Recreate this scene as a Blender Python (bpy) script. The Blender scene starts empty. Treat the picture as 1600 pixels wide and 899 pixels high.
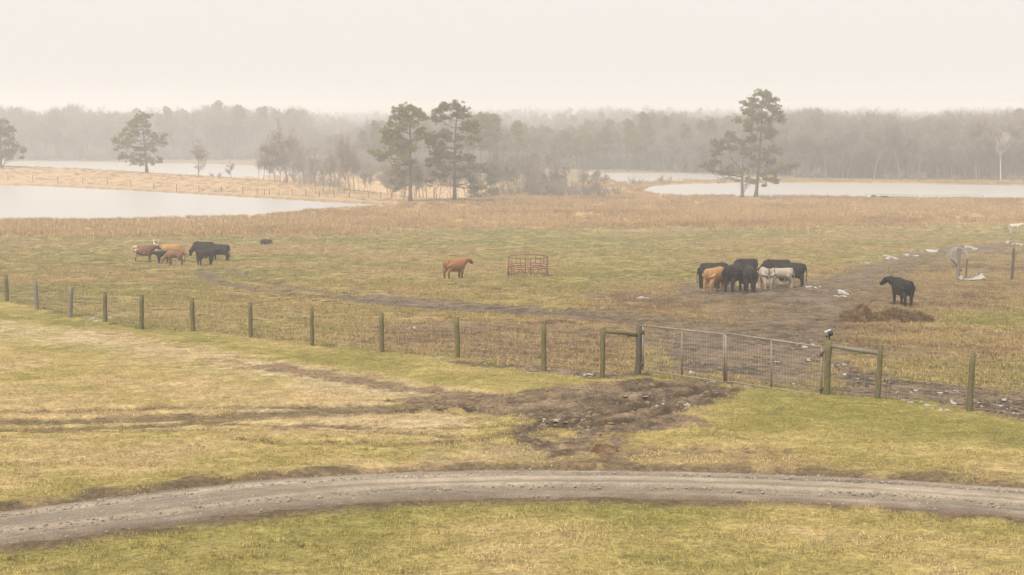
import bpy, bmesh, math, random
import numpy as np
from mathutils import Vector, Matrix, Euler

R = math.radians
rng = np.random.default_rng(7)
random.seed(7)
scene = bpy.context.scene
COL = scene.collection

# ------------------------------------------------------------------ camera
F = 2198.0                       # focal length in photograph pixels (1600 wide)
CAM_Z = 20.5                     # camera height above the plain
PITCH = math.atan(284.5 / F)
cam_d = bpy.data.cameras.new('camera')
cam_d.sensor_width = 36.0
cam_d.lens = 36.0 * F / 1600.0
cam_d.clip_start = 0.5
cam_d.clip_end = 12000.0
cam = bpy.data.objects.new('camera', cam_d)
cam.location = (0, 0, CAM_Z)
cam.rotation_euler = (math.pi / 2 - PITCH, 0, 0)
COL.objects.link(cam)
scene.camera = cam

# ------------------------------------------------------------------ overcast sky, weak broad sun
SUN_EL, SUN_AZ = R(52), R(215)
world = bpy.data.worlds.new('World')
scene.world = world
world.use_nodes = True
wn = world.node_tree
wn.nodes.clear()
w_out = wn.nodes.new('ShaderNodeOutputWorld')
w_bg = wn.nodes.new('ShaderNodeBackground')
w_mix = wn.nodes.new('ShaderNodeMix')
w_mix.data_type = 'RGBA'
w_sky = wn.nodes.new('ShaderNodeTexSky')
w_sky.sky_type = 'NISHITA'
w_sky.sun_disc = False
w_sky.sun_elevation = SUN_EL
w_sky.sun_rotation = SUN_AZ
w_sky.dust_density = 6.0
w_sky.air_density = 1.2
w_mix.inputs[0].default_value = 0.92                              # closed, even cloud deck over the clear sky
w_mix.inputs[7].default_value = (7.2, 6.82, 6.45, 1)
w_bg.inputs['Strength'].default_value = 0.05
wn.links.new(w_sky.outputs[0], w_mix.inputs[6])
wn.links.new(w_mix.outputs[2], w_bg.inputs['Color'])
wn.links.new(w_bg.outputs[0], w_out.inputs['Surface'])

sun_d = bpy.data.lights.new('sun', 'SUN')
sun_d.energy = 1.5
sun_d.angle = R(32)
sun_d.color = (1.0, 0.965, 0.92)
sun = bpy.data.objects.new('sun', sun_d)
COL.objects.link(sun)
sd = Vector((math.sin(SUN_AZ) * math.cos(SUN_EL), math.cos(SUN_AZ) * math.cos(SUN_EL), math.sin(SUN_EL)))
sun.rotation_euler = sd.to_track_quat('Z', 'Y').to_euler()

vs = scene.view_settings
vs.view_transform = 'Standard'
vs.look = 'None'
vs.gamma = 1.0
vs.exposure = 1.42
vs.use_curve_mapping = False
cy = scene.cycles
cy.use_denoising = True
cy.max_bounces = 5
cy.diffuse_bounces = 2
cy.glossy_bounces = 2
cy.transmission_bounces = 2
cy.transparent_max_bounces = 4
cy.volume_bounces = 1
cy.use_adaptive_sampling = False
HAZE_DENSITY = 0.00125

# ------------------------------------------------------------------ small maths
def smooth(a, b, x):
    t = np.clip((x - a) / (b - a), 0, 1)
    return t * t * (3 - 2 * t)

def hash2(ix, iy, seed):
    n = (ix.astype(np.int64) * 374761393 + iy.astype(np.int64) * 668265263 + seed * 982451653) & 0xFFFFFFFF
    n = ((n ^ (n >> 13)) * 1274126177) & 0xFFFFFFFF
    n = n ^ (n >> 16)
    return (n & 0xFFFFFF) / float(0xFFFFFF)

def vnoise(x, y, seed=0):
    ix = np.floor(x); iy = np.floor(y)
    fx = x - ix; fy = y - iy
    fx = fx * fx * (3 - 2 * fx); fy = fy * fy * (3 - 2 * fy)
    a = hash2(ix, iy, seed); b = hash2(ix + 1, iy, seed)
    c = hash2(ix, iy + 1, seed); d = hash2(ix + 1, iy + 1, seed)
    return (a * (1 - fx) + b * fx) * (1 - fy) + (c * (1 - fx) + d * fx) * fy

def fbm(x, y, seed=0, octaves=4):
    s = 0.0; a = 0.5; t = 0.0
    for o in range(octaves):
        s = s + a * vnoise(x * 2 ** o, y * 2 ** o, seed + o * 17)
        t += a; a *= 0.55
    return s / t

cp, sp = math.cos(PITCH), math.sin(PITCH)
def ray(px, py):
    u = (px - 800.0) / F; v = (449.5 - py) / F
    return np.array([u, cp + v * sp, -sp + v * cp])
def at_depth(px, py, dc):
    return ray(px, py) * dc + np.array([0, 0, CAM_Z])
def on_level(px, py, z):
    r = ray(px, py)
    return r * ((z - CAM_Z) / r[2]) + np.array([0, 0, CAM_Z])

# ------------------------------------------------------------------ terrain height
prof = np.array([at_depth(800, y, d) for y, d in
                 ((899, 17.6), (755, 23.8), (641, 32.6), (588, 39.3), (515, 54.9), (471, 72), (436, 91.5),
                  (410, 114), (364, 183), (340, 222), (315, 272))])
PY = np.concatenate([[-4000, -60, -20, 0, 8], prof[:, 1], [300, 330, 380, 480, 700, 1500, 4200]])
PZ = np.concatenate([[16, 16, 15.9, 15.7, 15.3], prof[:, 2], [prof[-1, 2] - .75, .9, .8, .5, .0, -1.5, -3]])
_f = np.linspace(-4000, 4200, 8201 * 2)
_z = np.interp(_f, PY, PZ)
_k = np.hanning(29); _k /= _k.sum()
_z = np.convolve(np.pad(_z, 14, 'edge'), _k, 'valid')
def P(Y):
    return np.interp(Y, _f, _z)

W_LEFT, W_RIGHT, W_MID, W_LAKE = CAM_Z - 18.0, CAM_Z - 19.4, CAM_Z - 19.75, CAM_Z - 23.4
pond_left_far = [(-260, 284), (-120, 286.5), (0, 289.5), (60, 290.5), (120, 293.5), (200, 297.5), (300, 303), (400, 309), (500, 315), (560, 318.2), (612, 320.8)]
pond_left_near = [(585, 323), (560, 324.5), (520, 326), (490, 329), (470, 330), (430, 335), (400, 337.5), (350, 340), (250, 344), (200, 346.5), (140, 348.5), (60, 347), (0, 346.5), (-120, 345), (-260, 340)]
pond_right = [(1006, 298), (1009, 294), (1016, 291.5), (1030, 290), (1050, 288.6), (1090, 287.3), (1150, 286), (1250, 286), (1400, 287.5), (1520, 289), (1620, 290.5), (1800, 291), (1950, 293),
              (1950, 312), (1700, 316), (1500, 314), (1300, 311), (1150, 309), (1060, 307.5), (1025, 305), (1010, 302)]
pond_mid = [(905, 266), (950, 270.5), (1000, 270.5), (1060, 271), (1120, 273), (1180, 276.5), (1230, 278), (1180, 280), (1130, 281), (1080, 282.2), (1030, 284), (1000, 286.5), (978, 287), (962, 284), (950, 279), (925, 276)]
lake_left = [(-400, 249), (0, 252), (110, 252.6), (230, 254.6), (320, 256), (390, 258), (440, 262), (520, 268), (570, 276), (520, 283), (430, 284), (400, 284), (300, 281), (200, 278), (0, 273), (-400, 268)]

def world_poly(pts, z):
    return np.array([on_level(a, b, z)[:2] for a, b in pts])
POLY = {
    'left': (world_poly(pond_left_far + pond_left_near, W_LEFT), W_LEFT),
    'right': (world_poly(pond_right, W_RIGHT), W_RIGHT),
    'mid': (world_poly(pond_mid, W_MID), W_MID),
    'lake': (world_poly(lake_left, W_LAKE), W_LAKE),
}
def densify(poly, n, closed=True, wob=0.0, seed=0):
    p = np.vstack([poly, poly[:1]]) if closed else poly
    s = np.concatenate([[0], np.cumsum(np.hypot(*np.diff(p, axis=0).T))])
    # Catmull-like smoothing through a moving average of a fine resample
    t = np.linspace(0, s[-1], n + (1 if closed else 0))
    q = np.stack([np.interp(t, s, p[:, 0]), np.interp(t, s, p[:, 1])], 1)
    if closed: q = q[:-1]
    for _ in range(3):
        if closed:
            q = (np.roll(q, 1, 0) + 2 * q + np.roll(q, -1, 0)) / 4
        else:
            q[1:-1] = (q[:-2] + 2 * q[1:-1] + q[2:]) / 4
    if wob:
        q = q + wob * (np.stack([fbm(q[:, 0] * .25, q[:, 1] * .25, seed), fbm(q[:, 0] * .25, q[:, 1] * .25, seed + 9)], 1) - .5)
    return q
for k in POLY:
    POLY[k] = (densify(POLY[k][0], 260, True, 1.2, 3), POLY[k][1])

def seg_dist(X, Y, pts, closed=False):
    p = np.vstack([pts, pts[:1]]) if closed else pts
    best = np.full(X.shape, 1e9)
    for (x0, y0), (x1, y1) in zip(p[:-1], p[1:]):
        dx, dy = x1 - x0, y1 - y0
        L = dx * dx + dy * dy + 1e-9
        t = np.clip(((X - x0) * dx + (Y - y0) * dy) / L, 0, 1)
        best = np.minimum(best, (X - x0 - t * dx) ** 2 + (Y - y0 - t * dy) ** 2)
    return np.sqrt(best)
def inside(X, Y, poly):
    r = np.zeros(X.shape, bool)
    n = len(poly)
    for i in range(n):
        x0, y0 = poly[i]; x1, y1 = poly[(i + 1) % n]
        c = ((y0 > Y) != (y1 > Y))
        if y1 != y0:
            r ^= c & (X < (x1 - x0) * (Y - y0) / (y1 - y0) + x0)
    return r
def signed(X, Y, poly, margin):
    """distance to a polygon, negative inside; far points just get a big number"""
    out = np.full(X.shape, 1e3)
    lo, hi = poly.min(0) - margin, poly.max(0) + margin
    m = (X > lo[0]) & (X < hi[0]) & (Y > lo[1]) & (Y < hi[1])
    if m.any():
        x, y = X[m], Y[m]
        d = seg_dist(x, y, poly, True)
        d[inside(x, y, poly)] *= -1
        out[m] = d
    return out

SDF = {}
for _k, (_poly, _w) in POLY.items():
    lo = _poly.min(0) - 24; hi = _poly.max(0) + 24
    gx = np.arange(lo[0], hi[0] + 1, .9); gy = np.arange(lo[1], hi[1] + 1, .9)
    A_, B_ = np.meshgrid(gx, gy, indexing='ij')
    SDF[_k] = (lo, hi, signed(A_.ravel(), B_.ravel(), _poly, 40).reshape(A_.shape))
def pond_dist(k, X, Y):
    lo, hi, G = SDF[k]
    out = np.full(X.shape, 1e3)
    m = (X > lo[0]) & (X < lo[0] + .9 * (G.shape[0] - 1) - .01) & (Y > lo[1]) & (Y < lo[1] + .9 * (G.shape[1] - 1) - .01)
    if m.any():
        u = (X[m] - lo[0]) / .9; v = (Y[m] - lo[1]) / .9
        i = u.astype(int); j = v.astype(int); u -= i; v -= j
        out[m] = (G[i, j] * (1 - u) + G[i + 1, j] * u) * (1 - v) + (G[i, j + 1] * (1 - u) + G[i + 1, j + 1] * u) * v
    return out

# crest of the dam behind the left pond
crest_px = [(-420, 251, 372), (-150, 255.5, 362), (0, 259, 348), (120, 263.5, 342), (230, 270, 335), (310, 275, 326), (400, 281, 312), (500, 291, 297), (600, 303, 281), (680, 311, 270), (760, 313, 268)]
crest = np.array([at_depth(*c) for c in crest_px])
shoreL = np.array([on_level(a, b, W_LEFT) for a, b in pond_left_far])

def H0(X, Y):
    X = np.asarray(X, float); Y = np.asarray(Y, float)
    z = P(Y)
    z = z + (fbm(X * .03, Y * .03, 5, 2) - .5) * .5 * smooth(40, 120, Y)
    z = z - 3.1 * smooth(395, 470, Y) * (1 - smooth(-75, -35, X))     # lower land round the far lake
    # dam
    Yc = np.interp(X, crest[:, 0], crest[:, 1]); Zc = np.interp(X, crest[:, 0], crest[:, 2])
    Ys = np.interp(X, shoreL[:, 0], shoreL[:, 1])
    t = (Y - Ys) / np.maximum(Yc - Ys, 4)
    front = W_LEFT + .15 + (Zc - W_LEFT - .15) * smooth(0, 1.05, t) ** .8
    back = Zc - (Y - Yc) * .085
    dam = np.where(Y < Yc, front, np.maximum(back, W_LAKE - 1.0))
    wx = 1 - smooth(-14, 2, X)
    wy = smooth(-6, 2, Y - Ys)
    z = z * (1 - wx * wy * (Y < 560)) + np.maximum(dam, np.where(Y > Yc + 100, z, -99)) * wx * wy * (Y < 560)
    # hummock at the end of the right pond
    z = z + 1.05 * np.exp(-(((X - 27) / 8) ** 2 + ((Y - 322) / 13) ** 2))
    # ponds and their banks
    for k, bank in (('left', 10.0), ('right', 8.0), ('mid', 6.0), ('lake', 7.0)):
        poly, w = POLY[k]
        d = pond_dist(k, X, Y)
        b = 1 - smooth(0, bank, np.maximum(d, 0))
        rim = w + .12 + .30 * smooth(0, 1.5, d)
        zb = np.where(z < rim, rim, z * (1 - b) + rim * b)
        bed = w - .12 - .7 * smooth(0, 8, -d)
        near = d < bank * 2
        z = np.where(d < 0, bed, np.where(near, z * (1 - b) + zb * b, z))
    return z

def pick(px, py, n=900):
    r = ray(px, py)
    ts = np.geomspace(10, 900, n)
    p = r[None] * ts[:, None]; p[:, 2] += CAM_Z
    h = H0(p[:, 0], p[:, 1])
    i = int(np.argmax(p[:, 2] < h))
    if i == 0: i = n - 1
    a, b = ts[i - 1], ts[i]
    tt = np.linspace(a, b, 60)
    p = r[None] * tt[:, None]; p[:, 2] += CAM_Z
    h = H0(p[:, 0], p[:, 1])
    j = int(np.argmax(p[:, 2] <= h)) if (p[:, 2] <= h).any() else 59
    return p[j]
def pick_many(pts):
    return np.array([pick(a, b)[:2] for a, b in pts])

# ------------------------------------------------------------------ ground features (world-space lines and areas)
road_up = pick_many([(-60, 803), (0, 794), (200, 767), (400, 744), (600, 732), (800, 728.5), (1000, 729.5), (1200, 735), (1400, 743.5), (1600, 757), (1660, 762)])
road_dn = pick_many([(-60, 857), (0, 848), (200, 824), (400, 796), (600, 779), (800, 773.5), (1000, 773.5), (1200, 778), (1400, 789), (1600, 804), (1660, 810)])
def extend(p, L=45):
    a = p[0] + (p[0] - p[1]) / np.linalg.norm(p[0] - p[1]) * L
    b = p[-1] + (p[-1] - p[-2]) / np.linalg.norm(p[-1] - p[-2]) * L
    return np.vstack([a, p, b])
NR = 700
ru = densify(extend(road_up), NR, False); rd = densify(extend(road_dn), NR, False)
for _ in range(12):
    ru[1:-1] = (ru[:-2] + 2 * ru[1:-1] + ru[2:]) / 4; rd[1:-1] = (rd[:-2] + 2 * rd[1:-1] + rd[2:]) / 4
road_mid = (ru + rd) / 2
road_poly = np.vstack([ru[::6], rd[::-6]])

def line(pts):
    return pick_many(pts)
LINES = [  # points, half width (m), what, strength
    # dark two-track coming in from the left towards the gate
    ([(0, 503), (120, 520), (260, 545), (400, 570), (520, 588), (640, 607), (740, 622)], .95, 'straw', 1.0),
    ([(-20, 494), (120, 513), (260, 536), (380, 558), (480, 574), (600, 592), (700, 607)], .4, 'mud', .42),
    ([(330, 563), (420, 574), (560, 595), (660, 611), (800, 622)], .6, 'mud', .58),
    ([(-20, 657), (100, 657), (200, 653), (300, 649.5), (420, 645), (560, 638)], 0.37, 'rut', 1.00),
    ([(-20, 642), (140, 640), (260, 636), (400, 634), (560, 634), (680, 631)], 0.26, 'rut', 0.90),
    ([(-20, 672), (200, 671), (330, 669), (480, 668), (600, 674), (700, 680)], 0.20, 'rut', 0.60),
    ([(380, 684), (440, 690), (520, 691), (570, 690)], 0.20, 'rut', 0.90),
    ([(-20, 724), (40, 722), (110, 719)], 0.20, 'rut', 0.60),
    ([(560, 640), (680, 634), (760, 630), (860, 640)], .4, 'mud', .8),
    ([(620, 625), (700, 622), (800, 618), (900, 606), (1000, 592)], .45, 'mud', .9),
    ([(860, 700), (820, 680), (830, 664), (880, 655), (960, 640), (1060, 620)], .28, 'mud', .9),
    ([(905, 694), (930, 677), (1000, 668), (1070, 650)], .35, 'mud', .85),
    ([(1040, 640), (1080, 655), (1120, 672), (1160, 690)], .28, 'mud', .6),
    ([(980, 700), (1060, 705), (1200, 712), (1400, 720), (1600, 742)], .3, 'mud', .45),
    ([(600, 716), (760, 712), (900, 706), (1000, 703)], .35, 'mud', .45),
    ([(700, 690), (800, 700), (900, 712), (980, 718)], .3, 'mud', .45),
    ([(1090, 612), (1020, 640), (960, 668), (900, 692), (860, 716)], .30, 'mud', .8),
    ([(1120, 618), (1060, 645), (1000, 672), (960, 698), (940, 722)], .26, 'mud', .7),
    ([(940, 640), (880, 660), (800, 676), (700, 688), (600, 694)], .22, 'rut', .7),
    ([(900, 650), (780, 664), (640, 668), (480, 662), (330, 660)], .20, 'rut', .6),
    ([(760, 634), (640, 641), (500, 648), (380, 652), (240, 664), (60, 668)], .22, 'rut', .65),
    ([(820, 690), (860, 676), (920, 668), (1000, 662)], .24, 'mud', .75),
    ([(1120, 604), (1040, 618), (940, 630), (840, 640), (740, 640), (620, 636)], .20, 'rut', 1.0),
    ([(1080, 598), (980, 608), (880, 618), (780, 626), (680, 626)], .18, 'rut', .9),
    ([(1150, 608), (1080, 630), (1000, 652), (920, 662), (840, 664)], .20, 'rut', 1.0),
    ([(1100, 606), (1010, 630), (930, 648), (860, 654)], .18, 'rut', .9),
    # pasture tracks beyond the fence
    ([(318, 420), (322, 432), (350, 445), (420, 456), (500, 463), (600, 473), (700, 480), (800, 486), (900, 493), (1000, 500), (1100, 505)], .7, 'mud', .75),
    ([(360, 420), (370, 430), (440, 447), (520, 458), (600, 465), (700, 474), (850, 481), (1000, 492), (1100, 500)], .6, 'mud', .7),
    ([(600, 470), (750, 481), (900, 490), (1030, 500)], 1.8, 'mud', .7),
    ([(590, 512), (680, 511), (760, 514), (880, 520), (1000, 530)], .8, 'mud', .6),
    ([(1290, 452), (1330, 440), (1380, 420), (1430, 405), (1500, 390), (1560, 384), (1620, 380)], 2.6, 'mud', .7),
    ([(1120, 520), (1200, 500), (1260, 480), (1300, 462), (1340, 445)], 3.0, 'mud', .65),
    ([(1010, 560), (1080, 540), (1150, 525), (1230, 510)], 1.6, 'mud', .6),
    ([(1050, 575), (1150, 575), (1280, 585), (1400, 600), (1500, 625), (1640, 650)], .8, 'mud', .75),
    ([(720, 566), (800, 572), (870, 579), (940, 588), (990, 586)], .45, 'mud', .8),
    ([(1090, 468), (1000, 462), (940, 458)], 2.2, 'mud', .55),
]
AREAS = [  # polygon, feather (m), what, strength
    ([(-40, 497), (120, 513), (260, 538), (400, 562), (540, 584), (700, 611), (640, 626), (500, 612), (380, 590), (240, 560), (100, 540), (-40, 527)], 1.2, 'pale', .9),
    ([(620, 628), (760, 612), (960, 600), (1180, 604), (1150, 650), (1080, 690), (1000, 722), (820, 722), (780, 690), (700, 660)], 1.6, 'mud', .52),
    ([(760, 690), (1000, 690), (1120, 715), (1000, 728), (800, 728)], .8, 'brown', .8),
    ([(340, 640), (560, 628), (700, 640), (800, 655), (700, 672), (500, 662)], 1.2, 'pale', .7),
    ([(560, 700), (760, 690), (960, 700), (900, 716), (700, 720)], .6, 'pale', .6),
    ([(480, 455), (620, 462), (800, 476), (1000, 492), (1110, 500), (1000, 508), (850, 496), (700, 488), (560, 476)], 1.5, 'mud', .85),
    ([(1260, 440), (1420, 405), (1640, 385), (1640, 425), (1480, 450), (1340, 480), (1270, 500)], 4.0, 'brown', .8),
    ([(1180, 470), (1330, 455), (1370, 480), (1320, 545), (1180, 530)], 2.5, 'mud', .85),
    ([(560, 530), (720, 520), (980, 530), (1000, 580), (880, 576), (720, 560), (600, 548)], 1.0, 'brown', 1.0),
    ([(1000, 587), (1130, 598), (1165, 604), (1120, 630), (1060, 650), (1010, 668), (940, 676), (860, 660), (780, 648), (690, 645), (640, 634), (700, 620), (830, 614), (930, 600)], .9, 'mud', 1.0),
    ([(1060, 445), (1270, 438), (1330, 452), (1310, 480), (1180, 472), (1050, 465)], 3.0, 'mud', .95),
    ([(1010, 515), (1280, 490), (1330, 520), (1320, 560), (1280, 610), (1130, 590), (1010, 575)], 2.0, 'mud', .9),
    ([(1290, 560), (1400, 585), (1640, 620), (1640, 665), (1500, 640), (1370, 622), (1290, 615)], 1.0, 'mud', .92),
    ([(560, 500), (900, 500), (1000, 520), (1000, 585), (900, 582), (700, 560), (560, 545)], 1.5, 'brown', .8),
    ([(930, 440), (1640, 420), (1640, 480), (1350, 520), (1000, 545), (900, 510)], 4, 'brown', .85),
    ([(1000, 505), (1300, 490), (1640, 520), (1640, 640), (1290, 615), (1000, 585)], 2.5, 'brown', .7),
    ([(1360, 515), (1450, 490), (1640, 486), (1640, 590), (1480, 590), (1400, 560)], 2.0, 'green', .8),
    ([(1130, 622), (1240, 620), (1640, 660), (1640, 700), (1300, 690), (1110, 655)], 1.0, 'green', .75),
    ([(440, 555), (700, 585), (960, 596), (850, 612), (700, 607), (560, 588)], .6, 'green', .55),
    ([(-50, 478), (200, 500), (420, 540), (700, 575), (960, 594), (800, 606), (500, 575), (200, 525), (-50, 492)], .6, 'green', .5),
    ([(-50, 840), (400, 806), (800, 782), (1200, 786), (1650, 815), (1650, 838), (1200, 820), (700, 818), (300, 850), (-50, 880)], .6, 'green', .7),
    ([(-50, 770), (400, 720), (500, 715), (300, 745), (-50, 792)], .5, 'green', .6),
    ([(-50, 525), (300, 560), (600, 610), (700, 660), (400, 680), (-50, 640)], 1.5, 'straw', .6),
    ([(500, 440), (1000, 425), (1050, 445), (900, 475), (700, 470)], 4.0, 'green', .45),
    ([(160, 431), (300, 427), (300, 437), (160, 441)], 1.2, 'red', .6),
    ([(760, 424), (900, 420), (900, 436), (780, 436)], 1.8, 'red', .6),
    ([(1000, 700), (1200, 700), (1640, 745), (1640, 752), (1300, 733), (1000, 722)], .4, 'brown', .6),
    ([(600, 724), (800, 720), (1000, 721), (800, 727)], .3, 'mud', .5),
]
LINES = [(line(p), w, k, s) for p, w, k, s in LINES]
AREAS = [(pick_many(p), f, k, s) for p, f, k, s in AREAS]

def masks(X, Y):
    m = {k: np.zeros(X.shape) for k in ('mud', 'rut', 'straw', 'green', 'brown', 'red', 'pale')}
    wx = X + (fbm(X * .9, Y * .9, 21, 3) - .5) * 1.1 ; wy = Y + (fbm(X * .9, Y * .9, 31, 3) - .5) * 1.1
    for p, w, k, s in LINES:
        lo, hi = p.min(0) - 4 * w - 1, p.max(0) + 4 * w + 1
        b = (X > lo[0]) & (X < hi[0]) & (Y > lo[1]) & (Y < hi[1])
        if not b.any(): continue
        q = densify(p, 40, False)
        if k == 'rut':
            d = seg_dist(X[b] + .25 * (wx[b] - X[b]), Y[b] + .25 * (wy[b] - Y[b]), q)
        else:
            d = seg_dist(wx[b], wy[b], q)
        v = s * (1 - smooth(w * .35, w * 2.2, d))
        m[k][b] = np.maximum(m[k][b], v)
    for p, f, k, s in AREAS:
        d = signed(wx, wy, p, f * 2 + 2)
        m[k] = np.maximum(m[k], s * (1 - smooth(-f, f, d)))
    return m

# puddles: px, py, half width px, half depth px
PUD = [(1318, 457, 7, 4), (1308, 463, 9, 2), (1256, 542, 13, 3.5), (1213, 565, 8, 2), (1078, 581, 9, 3), (1028, 634, 10, 4), (1072, 632, 9, 4),
       (1000, 466, 10, 2), (985, 462, 6, 1.5), (908, 669, 8, 2.6), (868, 656, 16, 1.8), (800, 653, 10, 1.8), (990, 617, 14, 2), (1104, 598, 10, 2.5), (1165, 603, 18, 3), (1200, 606, 9, 2.5),
       (1450, 631, 16, 4), (1485, 625, 14, 4), (1420, 626, 9, 2), (1470, 640, 10, 3), (1525, 629, 12, 4), (1560, 634, 14, 3), (1592, 648, 10, 4), (1400, 612, 9, 2), (1430, 611, 7, 2), (1540, 642, 8, 2), (1575, 622, 7, 2),
       (140, 499, 20, 2.4), (690, 559, 11, 2), (760, 566, 12, 1.5), (838, 575, 16, 1.6), (880, 580, 18, 2), (915, 585, 16, 2), (650, 512, 10, 1.5),
       (1392, 402, 14, 2), (1420, 398, 12, 2), (1350, 411, 12, 1.6), (1455, 392, 12, 1.5), (1512, 387, 14, 2), (1590, 382, 12, 2), (1480, 612, 10, 1.6), (1330, 592, 8, 1.5), (1310, 571, 9, 2), (1320, 585, 8, 1.6), (1130, 676, 16, 4), (1140, 684, 14, 2.5), (1385, 702, 20, 2.5),
       (1240, 600, 9, 1.6), (1270, 448, 7, 1.5), (1262, 561, 7, 1.5), (1482, 531, 8, 2), (1355, 540, 7, 1.5), (60, 355, 26, 1.4), (130, 357, 18, 1.2)]
PUDW = []
_pg = np.random.default_rng(19)
for px, py, a, b in PUD:
    for q_ in range(4):
        sc_ = .75 if q_ == 0 else _pg.uniform(.25, .5)
        qx, qy = (px, py) if q_ == 0 else (px + _pg.uniform(-1.3, 1.3) * a, py + _pg.uniform(-1.2, 1.2) * b)
        c = pick(qx, qy)
        dc = np.hypot(c[1], CAM_Z - c[2])
        e0 = pick(qx, qy + b * sc_); e1 = pick(qx, qy - b * sc_)
        PUDW.append((c[0], c[1], max(.08, a * sc_ * dc / F), max(.09, .5 * abs(e1[1] - e0[1])), c[2]))

def H(X, Y, m=None):
    """macro height plus ruts, clods, turf bumps, puddle hollows"""
    X = np.asarray(X, float); Y = np.asarray(Y, float)
    z = H0(X, Y)
    if m is None: m = masks(X, Y)
    near = 1 - smooth(90, 180, Y)
    z = z + near * (fbm(X * 2.2, Y * 2.2, 41, 3) - .5) * .07
    rough = np.clip(m['mud'] * 1.1 + .35 * m['brown'], 0, 1)
    z = z + near * rough * ((fbm(X * 3.3, Y * 3.3, 51, 4) - .5) * .17 - .03)
    z = z - near * m['rut'] * .11
    dr = signed(X, Y, road_poly, 2.5)
    z = z - .09 * (1 - smooth(-.1, .35, dr)) + .03 * np.exp(-((dr - .45) / .22) ** 2) * (fbm(X * 1.5, Y * 1.5, 77, 2))
    for cx, cy_, rx, ry, lv in PUDW:
        b = (abs(X - cx) < rx * 2.2 + .3) & (abs(Y - cy_) < ry * 2.2 + .3)
        if b.any():
            q = np.sqrt(((X[b] - cx) / rx) ** 2 + ((Y[b] - cy_) / ry) ** 2)
            q = q + (fbm(X[b] * 5, Y[b] * 5, 61, 3) - .5) * 1.5
            w = 1 - smooth(1.1, 1.9, q)
            tgt = lv + .03 - .10 * (1 - smooth(.55, 1.05, q)) + (fbm(X[b] * 7, Y[b] * 7, 71, 2) - .5) * .05
            z[b] = z[b] * (1 - w) + tgt * w
    return z

# ------------------------------------------------------------------ node helpers
def mat(name):
    m = bpy.data.materials.new(name)
    m.use_nodes = True
    nt = m.node_tree
    b = nt.nodes['Principled BSDF']
    return m, nt, b
def N(nt, kind, **kw):
    n = nt.nodes.new(kind)
    for k, v in kw.items(): setattr(n, k, v)
    return n
def ramp(nt, fac, stops):
    r = N(nt, 'ShaderNodeValToRGB')
    el = r.color_ramp.elements
    while len(el) < len(stops): el.new(.5)
    for e, (p, c) in zip(el, stops):
        e.position = p
        e.color = (*c, 1) if len(c) == 3 else c
    nt.links.new(fac, r.inputs[0])
    return r.outputs[0]
def noise(nt, vec, scale, detail=4, rough=.55):
    n = N(nt, 'ShaderNodeTexNoise')
    n.inputs['Scale'].default_value = scale
    n.inputs['Detail'].default_value = detail
    n.inputs['Roughness'].default_value = rough
    if vec is not None: nt.links.new(vec, n.inputs['Vector'])
    return n.outputs['Fac']
def mixc(nt, fac, a, b, mode='MIX'):
    m = N(nt, 'ShaderNodeMix', data_type='RGBA', blend_type=mode)
    for sock, v in ((m.inputs[0], fac), (m.inputs[6], a), (m.inputs[7], b)):
        if isinstance(v, (int, float)): sock.default_value = v
        elif isinstance(v, tuple): sock.default_value = (*v, 1)
        else: nt.links.new(v, sock)
    return m.outputs[2]
def math_(nt, op, a, b=None):
    m = N(nt, 'ShaderNodeMath', operation=op)
    for i, v in enumerate((a, b)):
        if v is None: continue
        if isinstance(v, (int, float)): m.inputs[i].default_value = v
        else: nt.links.new(v, m.inputs[i])
    return m.outputs[0]
def bump(nt, b, h, strength, dist):
    n = N(nt, 'ShaderNodeBump')
    n.inputs['Strength'].default_value = strength
    n.inputs['Distance'].default_value = dist
    nt.links.new(h, n.inputs['Height'])
    nt.links.new(n.outputs[0], b.inputs['Normal'])
def simple(name, stops, scale=6.0, rough=.9, coord='Object', bs=0.0, bd=.02, detail=5, spec=.2):
    m, nt, b = mat(name)
    tc = N(nt, 'ShaderNodeTexCoord')
    f = noise(nt, tc.outputs[coord], scale, detail)
    nt.links.new(ramp(nt, f, stops), b.inputs['Base Color'])
    b.inputs['Roughness'].default_value = rough
    b.inputs['Specular IOR Level'].default_value = spec
    if bs: bump(nt, b, f, bs, bd)
    return m

# ground: colour of the turf, earth and gravel is stored per vertex, grain comes from noise
M_ground, nt, b = mat('turf_and_earth')
at = N(nt, 'ShaderNodeAttribute', attribute_name='col')
aw = N(nt, 'ShaderNodeAttribute', attribute_name='wet')
geo = N(nt, 'ShaderNodeNewGeometry')
n1 = noise(nt, geo.outputs['Position'], 9.0, 6, .7)
n2 = noise(nt, geo.outputs['Position'], 40.0, 4, .7)
n3 = noise(nt, geo.outputs['Position'], 1.7, 5, .65)
v = ramp(nt, n1, [(.30, (.42, .41, .38)), (.5, (.95, .95, .95)), (.7, (1.42, 1.4, 1.35))])
v2 = ramp(nt, n2, [(.3, (.6, .6, .6)), (.7, (1.35, 1.35, 1.35))])
v3 = ramp(nt, n3, [(.3, (.62, .63, .6)), (.7, (1.3, 1.28, 1.24))])
c = mixc(nt, 1.0, at.outputs['Color'], v, 'MULTIPLY')
c = mixc(nt, 1.0, c, v2, 'MULTIPLY')
c = mixc(nt, 1.0, c, v3, 'MULTIPLY')
nt.links.new(c, b.inputs['Base Color'])
nt.links.new(ramp(nt, aw.outputs['Fac'], [(0, (.95,) * 3), (.6, (.8,) * 3), (1, (.6,) * 3)]), b.inputs['Roughness'])
b.inputs['Specular IOR Level'].default_value = .15
hsum = math_(nt, 'ADD', n1, math_(nt, 'MULTIPLY', n2, .4))
bump(nt, b, hsum, .9, .07)

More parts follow.
